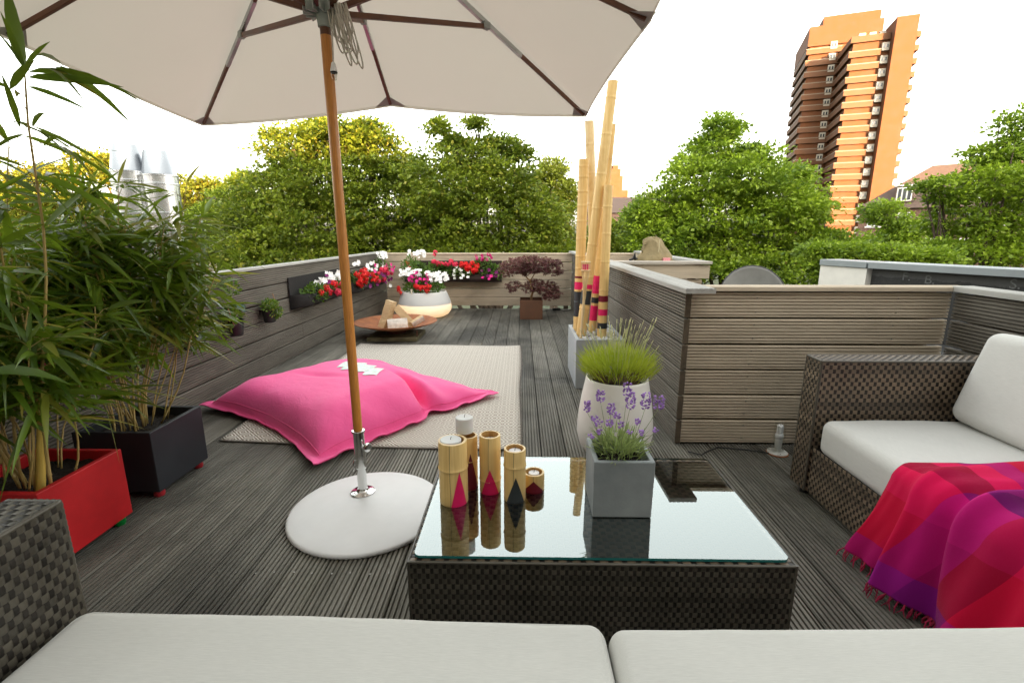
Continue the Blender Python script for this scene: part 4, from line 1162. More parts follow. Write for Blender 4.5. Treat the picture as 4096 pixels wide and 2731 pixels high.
# ------------------------------------------------------------------ flowers
F_GREEN=leaf_mat('flower_leaf',(.035,.085,.01),(.15,.26,.035),None,9,.3,.5)
def petal_mesh(name,r,cone,n,mat,notch=.25):
    vs=[(0,0,-cone*r)]; fs=[]
    K=n*6
    for k in range(K):
        a=2*PI*k/K; q=r*(1-notch*(.5+.5*math.cos(n*a)))
        vs.append((q*.55*math.cos(a),q*.55*math.sin(a),-cone*r*.25))
    for k in range(K):
        a=2*PI*k/K; q=r*(1-notch*(.5+.5*math.cos(n*a)))
        vs.append((q*math.cos(a),q*math.sin(a),.12*r*math.sin(a*3)))
    for k in range(K):
        k2=(k+1)%K; fs.append((0,1+k,1+k2)); fs.append((1+k,1+K+k,1+K+k2,1+k2))
    me=bpy.data.meshes.new(name); me.from_pydata(vs,[],fs); me.materials.append(mat); me.polygons.foreach_set('use_smooth',[True]*len(me.polygons)); return me
def ball_mesh(name,r,mat,seed):
    rg=random.Random(seed); mb=MB()
    for k in range(26):
        d=Vector((rg.gauss(0,1),rg.gauss(0,1),rg.gauss(.35,.8))).normalized(); c=d*r*rg.uniform(.75,1); u=d.orthogonal().normalized(); v=d.cross(u); s=r*rg.uniform(.32,.48)
        pts=[c+d*.002]+[c+(u*math.cos(2*PI*j/5)+v*math.sin(2*PI*j/5))*s*(1 if True else .6)+d*rg.uniform(-.002,.004) for j in range(5)]
        mb.add(pts,[(0,1+j,1+(j+1)%5) for j in range(5)])
    me=bpy.data.meshes.new(name); me.from_pydata(mb.v,[],mb.f); me.materials.append(mat); return me
def petm(n,c): return M(n,c,.55,.15,40,spec=.3,Subsurface_Weight=.0)
P_WHITE=petm('white_petal',(.86,.85,.82)); P_RED=petm('red_petal',(.72,.012,.012)); P_PINK=petm('magenta_petal',(.66,.02,.22)); P_PURP=petm('purple_petal',(.20,.012,.13)); P_CORAL=petm('rose_petal',(.74,.035,.09))
ME={'w':petal_mesh('blossom',.030,.3,5,P_WHITE),'m':petal_mesh('blossom',.030,.3,5,P_PINK),'p':petal_mesh('blossom',.030,.4,5,P_PURP),'r':ball_mesh('blossom',.036,P_RED,1),'c':ball_mesh('blossom',.034,P_CORAL,2),'q':petal_mesh('blossom',.020,.2,5,P_WHITE,.4),'k':ball_mesh('blossom',.032,P_PINK,3)}
def foliage_cloud(c,rx,ry,rz,n,lmin,lmax,zbias=.2):
    u=unit(n); r=RNG.uniform(.15,1,n)**.5
    b=np.array(c)+u*r[:,None]*np.array((rx,ry,rz)); d=u*np.array((1,1,.8))+RNG.normal(0,.5,(n,3)); d[:,2]+=zbias
    L=RNG.uniform(lmin,lmax,n); return leaflets(b,d,L,L*RNG.uniform(.5,.8,n),RNG.uniform(-1.5,1.5,n),.15)
def flower_plant(label,root_loc,clouds,blossoms,group=None):
    """clouds: list of ellipsoids; blossoms: (kind,x,y,z,face,scale)"""
    rt=thing('flowering_plant',root_loc,label,'flowers',group)
    Vs=[];Fs=[];b=0
    for c in clouds:
        V,F=foliage_cloud(*c); Vs.append(V);Fs.append(F+b);b+=len(V)
    np_mesh('foliage',np.concatenate(Vs),np.concatenate(Fs),F_GREEN,rt)
    rg=random.Random(len(label))
    for k,x,y,z,f,s in blossoms:
        o=bpy.data.objects.new('blossom',ME[k]); COL.objects.link(o); o.parent=rt
        o.location=Vector((x,y,z))-Vector(root_loc)
        d=Vector(f)+Vector((rg.gauss(0,.3),rg.gauss(0,.3),rg.gauss(0,.25))); o.rotation_euler=d.to_track_quat('Z','Y').to_euler(); o.scale=(s,s,s)
    return rt
FELT=M('black_felt',(.016,.014,.013),.95,.3,30,bstr=.5,bscale=200)
FELT_B=M('brown_black_felt',(.03,.017,.014),.9,.3,30,bstr=.5,bscale=200)
def pocket(label,a,b,nrm,z0,z1,zt,depth,mat):
    """felt pocket planter hung on a fence: flat back + bulging front"""
    A=Vector((*a,0)); B=Vector((*b,0)); nv=Vector((*nrm,0)).normalized(); d=(B-A)
    rt=thing('wall_planter',((A.x+B.x)/2,(A.y+B.y)/2,z0),label,'wall planter')
    mb=MB(); c=(A+B)/2+nv*.006; mb.obox((c.x,c.y,(z0+zt)/2),d/2,nv*.004,(0,0,(zt-z0)/2)); build(mb,'back_panel',mat,rt)
    n=24; mm=9; P=np.zeros((n+1,mm,3))
    for i in range(n+1):
        s=i/n; e=min(1,min(s,1-s)*9)**.5
        for j in range(mm):
            t=j/(mm-1); bul=(.35+.65*math.sin(PI*(.15+.62*t)))*depth*e*(1+.06*math.sin(s*19))
            q=A+d*s+nv*(.011+bul*(1 if j>0 else 0)); P[i,j]=(q.x,q.y,z0+(z1-z0)*t+.012*math.sin(s*7+1)*(t>.9))
    mb=MB(); mb.grid(P); o=build(mb,'pocket',mat,rt,smooth=True,angle=0); o.modifiers.new('s','SOLIDIFY').thickness=.006
    return rt
pocket('dark felt pocket planter on the far fence full of red and white flowers',(-1.83,7.615),(-.30,7.615),(0,-1),.43,.565,.762,.15,FELT_B)
pocket('nearer black felt pocket planter on the left fence, with few flowers',(-2.195,4.52),(-2.165,5.72),(1,-.024),.47,.60,.775,.14,FELT)
pocket('farther black felt pocket planter on the left fence, brimming with petunias',(-2.163,5.82),(-2.135,7.35),(1,-.024),.44,.575,.70,.14,FELT)
rg=random.Random(31)
def scat(kinds,n,x0,x1,y0,y1,z0,z1,f,s=(.8,1.15)):
    n=int(n*1.45); return [(rg.choice(kinds),rg.uniform(x0,x1),rg.uniform(y0,y1),rg.uniform(z0,z1),f,rg.uniform(*s)) for _ in range(n)]
fy=(0,-1,.5)
flower_plant('rose, red, white and magenta flowers spilling from the far fence pocket',(-1.05,7.5,.58),
   [((-1.28,7.50,.64),.2,.1,.10,420,.025,.06),((-.95,7.48,.60),.25,.1,.08,420,.025,.05),((-.60,7.50,.68),.2,.1,.13,520,.02,.045),((-1.62,7.5,.66),.16,.1,.12,300,.02,.05),((-.36,7.5,.6),.1,.1,.12,160,.02,.05)],
   scat('c',9,-1.36,-.92,7.42,7.5,.70,.76,fy)+scat('w',9,-1.05,-.80,7.38,7.44,.50,.68,fy,(.8,1))+scat('r',16,-.92,-.66,7.38,7.45,.60,.74,fy)+scat('k',7,-.72,-.42,7.42,7.5,.78,.87,fy,(.6,.95))+scat('m',3,-.62,-.34,7.38,7.42,.46,.56,fy)+scat('p',5,-.66,-.3,7.4,7.45,.52,.66,fy)+scat('c',2,-1.4,-1.3,7.45,7.5,.86,.90,fy,(.9,1.0))+scat('r',4,-1.78,-1.66,7.42,7.5,.62,.76,fy,(.6,.9)))
fx=(1,-.6,.5)
flower_plant('sparse red and white flowers in the nearer left fence pocket',(-2.08,5.1,.58),
   [((-2.08,4.85,.60),.1,.25,.09,420,.02,.05),((-2.07,5.4,.6),.1,.25,.08,300,.02,.05)],
   scat('w',16,-2.10,-2.02,4.88,5.45,.68,.77,fx,(.85,1.2))+scat('r',4,-2.03,-1.98,4.7,5.3,.54,.68,fx)+scat('c',5,-2.02,-1.97,4.95,5.4,.5,.66,fx)+scat('p',3,-2.05,-2.0,4.6,5.2,.6,.78,fx))
flower_plant('petunias and geraniums in red, rose, purple and white in the farther left fence pocket',(-2.05,6.6,.56),
   [((-2.06,6.1,.60),.1,.25,.10,300,.02,.05),((-2.05,6.6,.6),.12,.3,.11,400,.02,.05),((-2.05,7.1,.68),.1,.22,.16,400,.02,.05)],
   scat('r',14,-2.02,-1.93,5.85,6.5,.55,.72,fx)+scat('c',13,-2.0,-1.91,6.5,7.25,.52,.7,fx)+scat('p',12,-2.01,-1.92,6.2,7.3,.48,.66,fx)+scat('w',10,-2.05,-1.95,6.2,7.2,.70,.80,fx,(.8,1.1))+scat('m',5,-2.05,-1.9,6.3,7.35,.66,.78,fx)+scat('w',14,-2.06,-1.95,6.85,7.3,.84,.92,fx,(.7,1.05))+scat('w',4,-2.1,-2.0,5.9,6.1,.8,.86,fx,(.8,1))+scat('m',4,-1.92,-1.86,7.0,7.35,.6,.74,fx))
flower_plant('white cosmos with magenta and red geraniums in the glowing planter',(GX,GY,.34),
   [((GX,GY-.03,.42),.30,.26,.10,900,.02,.05),((GX-.05,GY,.56),.28,.2,.15,900,.015,.04),((GX-.2,GY,.72),.12,.12,.14,260,.02,.05)],
   scat('w',26,GX-.30,GX+.05,GY-.26,GY-.05,.60,.70,(0,-1,.7),(.8,1.1))+scat('w',22,GX+.02,GX+.36,GY-.26,GY-.1,.52,.66,(.2,-1,.6),(.8,1.15))+scat('w',12,GX-.22,GX+.02,GY-.1,GY+.08,.84,.94,(0,-1,.8),(.8,1.1))+scat('m',10,GX-.16,GX+.12,GY-.3,GY-.15,.50,.66,(0,-1,.5))+scat('k',6,GX-.16,GX+.12,GY-.27,GY-.15,.52,.64,(0,-1,.5),(.6,.9))+scat('r',6,GX-.10,GX+.13,GY-.33,GY-.26,.38,.47,(0,-1,.5),(.85,1.1))+scat('r',4,GX-.36,GX-.26,GY-.2,GY-.1,.36,.44,(-.3,-1,.4),(.6,.8))+scat('w',1,GX-.44,GX-.43,GY-.2,GY-.18,.46,.48,(0,-1,.3),(.9,1)))
mb=MB(); mb.obox((GX-.12,GY-.30,.39),(.011,0,0),(0,.0015,0),(0,.004,.035)); tag(build(mb,'plant_label',M('pale_tag',(.72,.62,.5),.7,.1,20),None,loc=(GX-.12,GY-.3,.36)),'small pale wooden plant tag in the glowing planter','plant tag')

# ------------------------------------------------------------------ corten cube + Japanese maple
square_planter('corten_planter','dark brown rusted steel cube with a red maple, by the far fence',-.013,6.695,.305,7.01,.0,.272,RUST_D,None,.006,.0)
MAPLE=leaf_mat('maple_leaf',(.085,.030,.032),(.30,.125,.115),(.16,.17,.06),3,.25,.6,(.25,.07,.06))
MBARK=M('maple_bark',(.28,.16,.07),.85,.4,20,bstr=.5)
mt=thing('japanese_maple',(.15,6.85,.24),'lacy dark red Japanese maple in two tiers growing in the corten cube','maple')
trk=[[(.150,6.85,.23),(.148,6.84,.30),(.165,6.84,.36),(.155,6.84,.44),(.13,6.84,.52),(.04,6.84,.62),(-.03,6.84,.70)],[(.13,6.84,.52),(.2,6.85,.64),(.3,6.86,.72)],[(.04,6.84,.62),(-.12,6.83,.72)],[(.165,6.84,.36),(.28,6.83,.42),(.42,6.82,.40),(.5,6.82,.34)],[(.155,6.84,.44),(.05,6.83,.47),(-.1,6.82,.44)],[(-.03,6.84,.70),(.1,6.84,.78),(.3,6.84,.76)]]
mb=MB()
for q in trk:
    w=.019 if q is trk[0] else .008
    mb.tube(q,[w*(1-.65*i/(len(q)-1)) for i in range(len(q))],7)
build(mb,'trunk',MBARK,mt,smooth=True,angle=0)
Vs=[];Fs=[];bb_=0
for cx,cz,rx,rz,n in ((-.02,.745,.25,.085,1100),(.22,.76,.24,.085,1100),(.42,.72,.17,.085,650),(-.2,.68,.13,.07,330),(.1,.68,.25,.05,350),(.05,.83,.16,.04,260),(.20,.45,.17,.075,560),(.36,.44,.16,.07,480),(.46,.36,.11,.06,330),(.4,.32,.12,.04,160),(-.08,.47,.12,.035,200),(-.14,.42,.08,.03,90),(.5,.81,.06,.02,60),(.52,.66,.06,.03,80)):
    k=n//7; k=int(k*1.7); u=unit(k); c=np.array((cx,6.84,cz))+u*RNG.uniform(.2,1,(k,1))**.5*np.array((rx*1.1,.24,rz*1.45))
    base=np.repeat(c,16,0); a=np.tile(np.linspace(-1.5,1.5,8).repeat(2),k); h=np.repeat(RNG.uniform(0,2*PI,k),16)
    d=np.stack([np.cos(h+a),np.sin(h+a),RNG.normal(-.45,.5,k*16)],1); L=RNG.uniform(.03,.06,k*16)*(1-.3*np.abs(a)/1.5)
    V,F=leaflets(base,d,L,L*.2,RNG.uniform(-1,1,k*16),.1); Vs.append(V);Fs.append(F+bb_);bb_+=len(V)
np_mesh('foliage',np.concatenate(Vs),np.concatenate(Fs),MAPLE,mt)

# ------------------------------------------------------------------ herb pots on the left fence
HERB=leaf_mat('herb_leaf',(.04,.11,.01),(.22,.36,.05),(.4,.4,.05),9,.35,.5); HERB_G=leaf_mat('blue_herb_leaf',(.05,.10,.07),(.17,.26,.19),None,9,.2,.6)
TAGW=M('wooden_tag',(.62,.32,.16),.7,.25,20,bstr=.2)
def herb_pot(label,plabel,tlabel,y,z,kind,hx=0):
    x=-2.235+(y-3.2)*.024+.012
    rt=thing('herb_pot',(x+.05,y,z),label,'plant pot','herb pots on the left fence')
    mb=MB(); mb.lathe([(.040,0),(.043,.004),(.055,.115),(.0565,.12),(.053,.12),(.050,.10),(0,.098)],(x+.062,y,z),28,sy=1.3); build(mb,'pot_body',BLACK_PL,rt,smooth=True,angle=50)
    mb=MB(); mb.obox((x+.01,y,z+.1),(.012,0,0),(0,.03,0),(0,0,.004)); mb.obox((x-.004,y,z+.085),(.003,0,0),(0,.03,0),(0,0,.02)); build(mb,'hook',BLACK_PL,rt)
    hp=thing('herb_plant',(x+.06,y,z+.1),plabel,'herb')
    Vs=[];Fs=[];b=0
    cl={'tall':[((x+.06,y-.01,z+.17),.05,.07,.05,160,.02,.05,.4),((x+.05,y+.02,z+.36),.05,.06,.07,130,.015,.04,.3),((x+.07,y-.09,z+.13),.04,.05,.05,60,.03,.06,0)],'bushy':[((x+.08,y,z+.14),.06,.10,.05,420,.012,.03,.1),((x+.11,y+.03,z+.08),.04,.08,.05,200,.012,.03,-.3)],'leafy':[((x+.08,y,z+.15),.07,.12,.06,240,.02,.05,.3),((x+.11,y,z+.04),.05,.1,.07,120,.015,.04,-.4)]}[kind]
    for c in cl:
        V,F=foliage_cloud(*c[:7],zbias=c[7]); Vs.append(V);Fs.append(F+b);b+=len(V)
    np_mesh('foliage',np.concatenate(Vs),np.concatenate(Fs),HERB,hp)
    if kind=='tall':
        mb=MB(); mb.tube([(x+.06,y,z+.1),(x+.055,y+.005,z+.22),(x+.05,y+.015,z+.42)],[.003,.0025,.0015],6)
        mb.tube([(x+.07,y+.02,z+.12),(x+.13,y+.09,z+.06),(x+.15,y+.16,z+.03)],[.002,.002,.001],5); build(mb,'stem',LAV_S,hp,smooth=True,angle=0)
        V,F=leaflets(np.array([(x+.08,y+.02,z+.24)]*4),np.array([(.6,.3,-.8),(.8,-.3,-.7),(.5,.7,-.5),(.7,.5,-.9)],float),np.array([.11,.10,.08,.09]),np.array([.07,.06,.05,.06]),np.array([.2,-.3,.5,0.]),.15); np_mesh('leaf',V,F,HERB_G,hp)
    tl=thing('plant_label',(x+.08,y-.07,z+.09),tlabel,'plant tag')
    mb=MB(); w=.011 if kind=='tall' else .005; mb.obox((x+.085,y-.085+hx,z+.165),(w*.7,-w*.7,0),(.001,.001,0),(-.012,-.006,.07)); build(mb,'stick',TAGW,tl)
    if kind=='tall':
        for k in range(3):
            mb=MB(); mb.obox((x+.088-.003*k,y-.0885-.0015*k,z+.175+.016*k),(.0045,-.0045,0),(.0006,.0006,0),(0,0,.0022)); build(mb,'lettering',BLACK_PL,tl)
    return rt
herb_pot('nearest black herb pot, half hidden by bamboo leaves','low green herb in the nearest fence pot','thin wooden plant tag in the nearest herb pot',3.05,.445,'leafy')
herb_pot('middle black herb pot with a large wooden tag','tall herb with grey-green leaves in the middle fence pot','broad wooden plant tag standing in the middle herb pot',3.55,.43,'tall')
herb_pot('farthest black herb pot, next to the felt pocket','bushy bright green herb in the farthest fence pot','thin wooden plant tag in the farthest herb pot',4.03,.445,'bushy',.16)
herb_pot('black herb pot nearest the camera behind the bamboo foliage','trailing herb behind the bamboo foliage','short wooden plant tag behind the bamboo foliage',2.62,.44,'leafy')

# ------------------------------------------------------------------ glass lamp on the deck
lx,ly=1.42,2.50
lp_=thing('deck_lamp',(lx,ly,0),'clear glass lamp with an unlit energy-saving bulb beside the right sofa','lamp')
WORN=M('worn_white_paint',(.62,.61,.55),.6,.3,40,c2=(.72,.71,.66),bstr=.3)
mb=MB(); mb.lathe([(.055,0),(.056,.004),(.053,.006)],(lx,ly,.0005),36); build(mb,'rusty_rim',RUST,lp_,smooth=True)
mb=MB(); mb.lathe([(.052,.004),(.052,.010),(.048,.013),(.030,.014),(.0,.012)],(lx,ly,0),36); build(mb,'base_plate',WORN,lp_,smooth=True,angle=40)
for k in range(3):
    a=.4+2.1*k; mb=MB(); mb.lathe([(.003,0),(.0025,.002),(0,.0022)],(lx+.042*math.cos(a),ly+.042*math.sin(a),.013),8); build(mb,'screw',BLACK_PL,lp_)
mb=MB(); mb.lathe([(.012,.0),(.012,.02),(.0165,.024),(.0185,.055),(.0185,.075),(.017,.078)],(lx,ly,.012),24); build(mb,'socket',M('grey_socket',(.70,.70,.67),.5,.1),lp_,smooth=True,angle=40)
blb=MB(); blb.lathe([(.017,.09),(.0215,.096),(.0215,.112),(.017,.118)],(lx,ly,0),24)
for k in range(4):
    a=.5+k*PI/2; c=Vector((lx+.010*math.cos(a),ly+.010*math.sin(a),0)); q=Vector((-math.sin(a),math.cos(a),0))*.006
    blb.tube([c-q+Vector((0,0,.116)),c-q+Vector((0,0,.158)),c-q*.6+Vector((0,0,.163)),c+q*.6+Vector((0,0,.163)),c+q+Vector((0,0,.158)),c+q+Vector((0,0,.116))],.0052,8)
build(blb,'bulb',M('fluorescent_white',(.90,.90,.89),.35,.03),lp_,smooth=True,angle=50)
mb=MB(); mb.tube([(lx,ly,.014),(lx,ly,.185)],[.030,.030],40,cap=False); build(mb,'glass_cylinder',glass_mat('lamp_glass',(.95,.96,.95),1.6),lp_,smooth=True,angle=0)
mb=MB(); mb.tube([(lx-.05,ly-.01,.006),(1.27,2.53,.006),(1.12,2.56,.006),(1.03,2.50,.006),(.99,2.46,.006),(.93,2.50,.007)],.0035,6); build(mb,'cable',BLACK_PL,lp_,smooth=True,angle=0)
# cable with inline switch by the far fence
mb=MB(); mb.tube([(.33,7.35,.008),(.42,7.42,.012),(.52,7.45,.02),(.60,7.40,.03),(.66,7.36,.012),(.74,7.45,.01),(.79,7.5,.01)],.005,6); cb=build(mb,'power_cable',BLACK_PL,None,loc=(.5,7.4,0),smooth=True,angle=0); tag(cb,'black cable with an inline plug on the deck by the far fence','cable')
mb=MB(); mb.obox((.55,7.40,.035),(.06,.01,0),(0,.02,0),(0,0,.02)); build(mb,'plug',BLACK_PL,cb,bevel=.006)

# ------------------------------------------------------------------ plaid blanket over the right sofa
m,nt,out=new_mat('plaid_wool'); g=N(nt)
tc_=g.n('ShaderNodeTexCoord'); sp=g.n('ShaderNodeSeparateXYZ'); g.l(tc_.outputs['UV'],sp.inputs[0])
PAL=[(0,(.66,.008,.09)),(.17,(.52,.005,.04)),(.34,(.30,.003,.02)),(.5,(.30,.010,.22)),(.66,(.72,.010,.12)),(.83,(.10,.003,.03))]
def stripe(s,per,off):
    k=g.math('FLOOR',g.math('DIVIDE',g.math('ADD',s,off),per)); h=g.math('FRACT',g.math('MULTIPLY',g.math('ADD',k,60.0),1/6.0)); return g.math('ADD',h,.01)
ca=g.ramp(stripe(sp.outputs[0],.088,.0),[(p_,c) for p_,c in PAL],'CONSTANT'); PB=[(0,(.10,.003,.02)),(.17,(.56,.006,.035)),(.34,(.74,.010,.10)),(.5,(.60,.006,.06)),(.66,(.36,.010,.24)),(.83,(.16,.007,.17))]
cb_=g.ramp(stripe(sp.outputs[1],.092,.02),PB,'CONSTANT')
col=g.mix(.5,ca,cb_)
fz=g.noise(g.coord((900,900,900)),1,2,.6); fz2=g.noise(g.coord((1,1,1)),60,4,.7)
col=g.mix(g.maprange(fz,.55,.8,0,.06),col,(.9,.3,.45))
p=g.bsdf(out,col,.95,0,g.math('ADD',fz,g.math('MULTIPLY',fz2,.5)),.6,.002,.05)
p.inputs['Sheen Weight'].default_value=.12; p.inputs['Sheen Roughness'].default_value=.5; p.inputs['Sheen Tint'].default_value=(1,.4,.55,1)
PLAID=m
nu,nvv=130,150
P=np.zeros((nu,nvv,3)); UV=np.zeros((nu,nvv,2))
# cross-section along u: over the seat, round its front edge, down to the deck
def section(u):
    # arc length from the back: 0..0.56 seat, then bend radius .05, then hang
    L0_=.54; r=.055; q=r*PI/2
    if u<L0_: return Vector((1.905-u,0,.404)),Vector((0,0,1)),0
    if u<L0_+q:
        a=(u-L0_)/r; return Vector((1.905-L0_-r*math.sin(a),0,.404-r+r*math.cos(a))),Vector((-math.sin(a),0,math.cos(a))),.0
    d=u-L0_-q; return Vector((1.905-L0_-r-.07*d-.10*d*d,0,.404-r-d)),Vector((-1,0,.12)),d
LU=.54+.055*PI/2+.315
def ridge(u,v,v0,k,w,h): 
    x=(v-v0-k*u)/w; return h*math.exp(-x*x)
for i in range(nu):
    u=LU*i/(nu-1)
    for j in range(nvv):
        v=j/(nvv-1)          # 0: far edge (towards the arm), 1: near the camera
        c,n_,drop=section(u)
        y=1.60-.90*v
        f=u/LU
        # the hanging part swings out along the sofa at the far edge
        y+= (.09*drop*(1-v)*2.0)-.05*math.sin(f*3)*0
        y+= -.02*math.sin(f*PI)*(1-v)
        nz=mnoise.fractal(Vector((v*2.6,u*.5,1.7)),1.0,2.0,2)
        ph=3.6*v-.75*f+.30*nz+.12*math.sin(3*f+1)
        w=.5+.5*math.sin(2*PI*ph+.6*math.sin(2*PI*ph))
        h=.008+(.030+.075*f*f)*w**1.3
        ph2=8.3*v-1.3*f+.5*mnoise.noise(Vector((v*4,u*.8,4.1)))
        h+=(.006+.014*f)*(.5+.5*math.sin(2*PI*ph2))
        h+=.006*abs(mnoise.noise(Vector((v*9+1.5*u,u*2.2,.3))))
        h+=ridge(u,v,.06,.02,.02,.012)*f
        h*=.35+.65*min(1,v/.22)
        edge=min(1,v/.04)
        q=c+n_*(h*edge+.004)
        if q.z<.012: q=Vector((q.x-.6*(.012-q.z),0,.012+.002*math.sin(v*40)))
        P[i,j]=(q.x,y+q.y,q.z); UV[i,j]=(u*.92+.35*v*.1, v*.95+.16*u)
mb=MB(); mb.grid(P); mb.uv=UV.reshape(-1,2)
bk=build(mb,'plaid_blanket',PLAID,None,loc=(1.3,1.2,.3),smooth=True,angle=0)
so=bk.modifiers.new('s','SOLIDIFY'); so.thickness=.006; so.offset=-1
tag(bk,'red, pink and purple checked wool blanket hanging over the right sofa front','blanket')
FR=M('wool_fringe',(.42,.02,.07),.95,.4,30,island=.5)
mb=MB(); rg=random.Random(8)
for k in range(120):
    v=rg.uniform(.0,1); j=int(v*(nvv-1)); b=Vector(P[nu-1,j]); b.z+=.004
    e=b+Vector((rg.uniform(-.02,.0),rg.uniform(-.018,.018),-min(b.z-.006,rg.uniform(.035,.06))))
    e.x-=.02*max(0,.03-b.z)*30; mid=b.lerp(e,.5)+Vector((rg.uniform(-.006,.004),rg.uniform(-.006,.006),0))
    mb.tube([b,mid,e],[.0022,.0026,.0012],4,cap=False)
tag(build(mb,'fringe',FR,bk,smooth=True,angle=0),kind='stuff')

# ------------------------------------------------------------------ beyond the terrace fences
# satellite dish
sd=thing('satellite_dish',(2.50,5.2,-.1),'grey satellite dish seen from the front above the tan fence','satellite dish')
c=Vector((2.485,5.2,.50)); nrm=Vector((-.12,-.93,.34)).normalized(); u=nrm.cross(Vector((0,0,1))).normalized(); v=u.cross(nrm)
R=.345; P=np.zeros((15,49,3))
for i in range(15):
    r=R*i/14
    for k in range(49):
        a=2*PI*k/48; q=c+u*r*math.cos(a)+v*r*1.05*math.sin(a)-nrm*(.075*(1-(r/R)**2)); P[i,k]=tuple(q)
mb=MB(); mb.grid(P); o=build(mb,'reflector',M('dish_grey',(.22,.22,.205),.45,.1,8,spec=.4),sd,smooth=True,angle=0); o.modifiers.new('s','SOLIDIFY').thickness=.004
mb=MB(); mb.tube([c+u*R*1.0*math.cos(2*PI*k/48)+v*R*1.05*math.sin(2*PI*k/48) for k in range(49)],.006,6,cap=False); build(mb,'rim',M('dish_rim',(.06,.06,.06),.5),sd,smooth=True,angle=0)
mb=MB(); mb.tube([c-v*R*1.0,c-v*.14+nrm*.26,c-v*.02+nrm*.36],.010,8); build(mb,'feed_arm',GREY_PL,sd,smooth=True)
mb=MB(); mb.tube([c-v*.06+nrm*.34,c+v*.005+nrm*.335],[.02,.018],14); build(mb,'feed_head',M('feed_white',(.7,.66,.58),.5),sd,smooth=True)
mb=MB(); mb.tube([(2.5,5.3,-.1),(2.5,5.3,.45),(2.49,5.25,.5)],.02,10); build(mb,'mast',GREY_PL,sd,smooth=True)
# neighbouring roof parapet with pale coping
ro=thing('roof_parapet',(4.7,6.8,-.1),'white rendered roof parapet with a grey sheet-metal coping, bitumen on its inner face','parapet')
K0=Vector((4.50,7.42,0)); K1=Vector((4.72,6.74,0)); K2=Vector((6.9,2.2,0))
ZT=.80
RENDER=M('white_render',(.80,.77,.70),.85,.06,6,bstr=.2); COPE=M('coping_sheet',(.27,.30,.31),.45,.08,3,bstr=.05,spec=.5)
m,nt,out=new_mat('bitumen'); g=N(nt)
sp=g.n('ShaderNodeSeparateXYZ'); g.l(g.coord((1,1,1)),sp.inputs[0]); nz=g.noise(g.coord((5,5,5)),1,5,.7); nz2=g.noise(g.coord((30,30,30)),1,4,.6)
edge=g.math('ADD',sp.outputs[2],g.math('MULTIPLY',nz,.12)); f=g.maprange(edge,.765,.775,0,1)
col=g.mix(f,(.035,.035,.034),(.075,.075,.072)); col=g.mix(g.maprange(nz2,.5,.75,0,.3),col,(.11,.11,.105)); g.bsdf(out,col,.8,0,nz2,.5,.01)
BIT=m
d01=(K1-K0).normalized(); back=Vector((.95,.30,0)).normalized()
mb=MB(); w=.62
# white end wall (faces the terrace), then the long run with its dark inner face
p=[K0,K1,K1+back*.35,K0+back*.35]
mb.add([(q.x,q.y,-.2) for q in p]+[(q.x,q.y,ZT-.09) for q in p],[(0,1,5,4),(1,2,6,5),(2,3,7,6),(3,0,4,7)]); build(mb,'end_wall',RENDER,ro)
dl=(K2-K1).normalized(); nl=Vector((dl.y,-dl.x,0)); 
if nl.dot(Vector((-1,-1,0)))<0: nl=-nl
S0=K1+back*.04-nl*.06; S1=K2-nl*.06
mb=MB(); p=[S0,S1,S1-nl*.3,S0-nl*.3]
mb.add([(q.x,q.y,-.2) for q in p]+[(q.x,q.y,ZT-.088) for q in p],[(0,1,5,4),(1,2,6,5),(2,3,7,6),(3,0,4,7)]); build(mb,'inner_wall',BIT,ro)
def cope(a,b,nv,wd,name='coping'):
    mb=MB(); d=(b-a).normalized(); q=[a+nv*.03,b+nv*.03,b-nv*wd,a-nv*wd]
    mb.add([(x.x,x.y,ZT-.085) for x in q]+[(x.x,x.y,ZT) for x in q],[(3,2,1,0),(4,5,6,7),(0,1,5,4),(1,2,6,5),(2,3,7,6),(3,0,4,7)]); return build(mb,name,COPE,ro,bevel=.006)
n0=Vector((-d01.y,d01.x,0)); 
if n0.dot(Vector((-1,-.3,0)))<0: n0=-n0
cope(K0,K1,n0,.36); 
cope(K1+dl*.02,K2,nl,.40)
# chalked letters on the bitumen
def text(s,loc,ux,uz,size,mat,parent,name='lettering'):
    cu=bpy.data.curves.new(name,'FONT'); cu.body=s; cu.size=size; cu.extrude=.0005
    o=bpy.data.objects.new(name,cu); COL.objects.link(o); dg=bpy.context.evaluated_depsgraph_get(); dg.update()
    me=bpy.data.meshes.new_from_object(o.evaluated_get(dg)); bpy.data.objects.remove(o)
    me.materials.clear(); me.materials.append(mat); o=bpy.data.objects.new(name,me); COL.objects.link(o); o.parent=parent
    X=Vector(ux).normalized(); Z=Vector(uz).normalized(); Y=X.cross(Z)*-1
    R=Matrix((X,Z,X.cross(Z))).transposed().to_4x4(); o.matrix_local=Matrix.Translation(Vector(loc)-origin(parent))@R; return o
CHALK=M('chalk_paint',(.16,.165,.16),.9,.4,40)
for s,f,z in (('F.',.075,.585),('B.',.125,.565),('S.',.285,.585),('E.',.345,.56)):
    q=S0.lerp(S1,f)+nl*.003; text(s,(q.x,q.y,z),dl,(0,0,1),.15,CHALK,ro)
FLATROOF=M('flat_roof_felt',(.05,.05,.05),.95,.3,3,bstr=.4,bscale=30)
mb=MB(); mb.box(2.7,-1.6,-.6,7.5,7.9,-.16); mb.box(.92,2.66,-.6,2.69,7.7,-.165)
tag(build(mb,'flat_roof',FLATROOF),kind='structure')
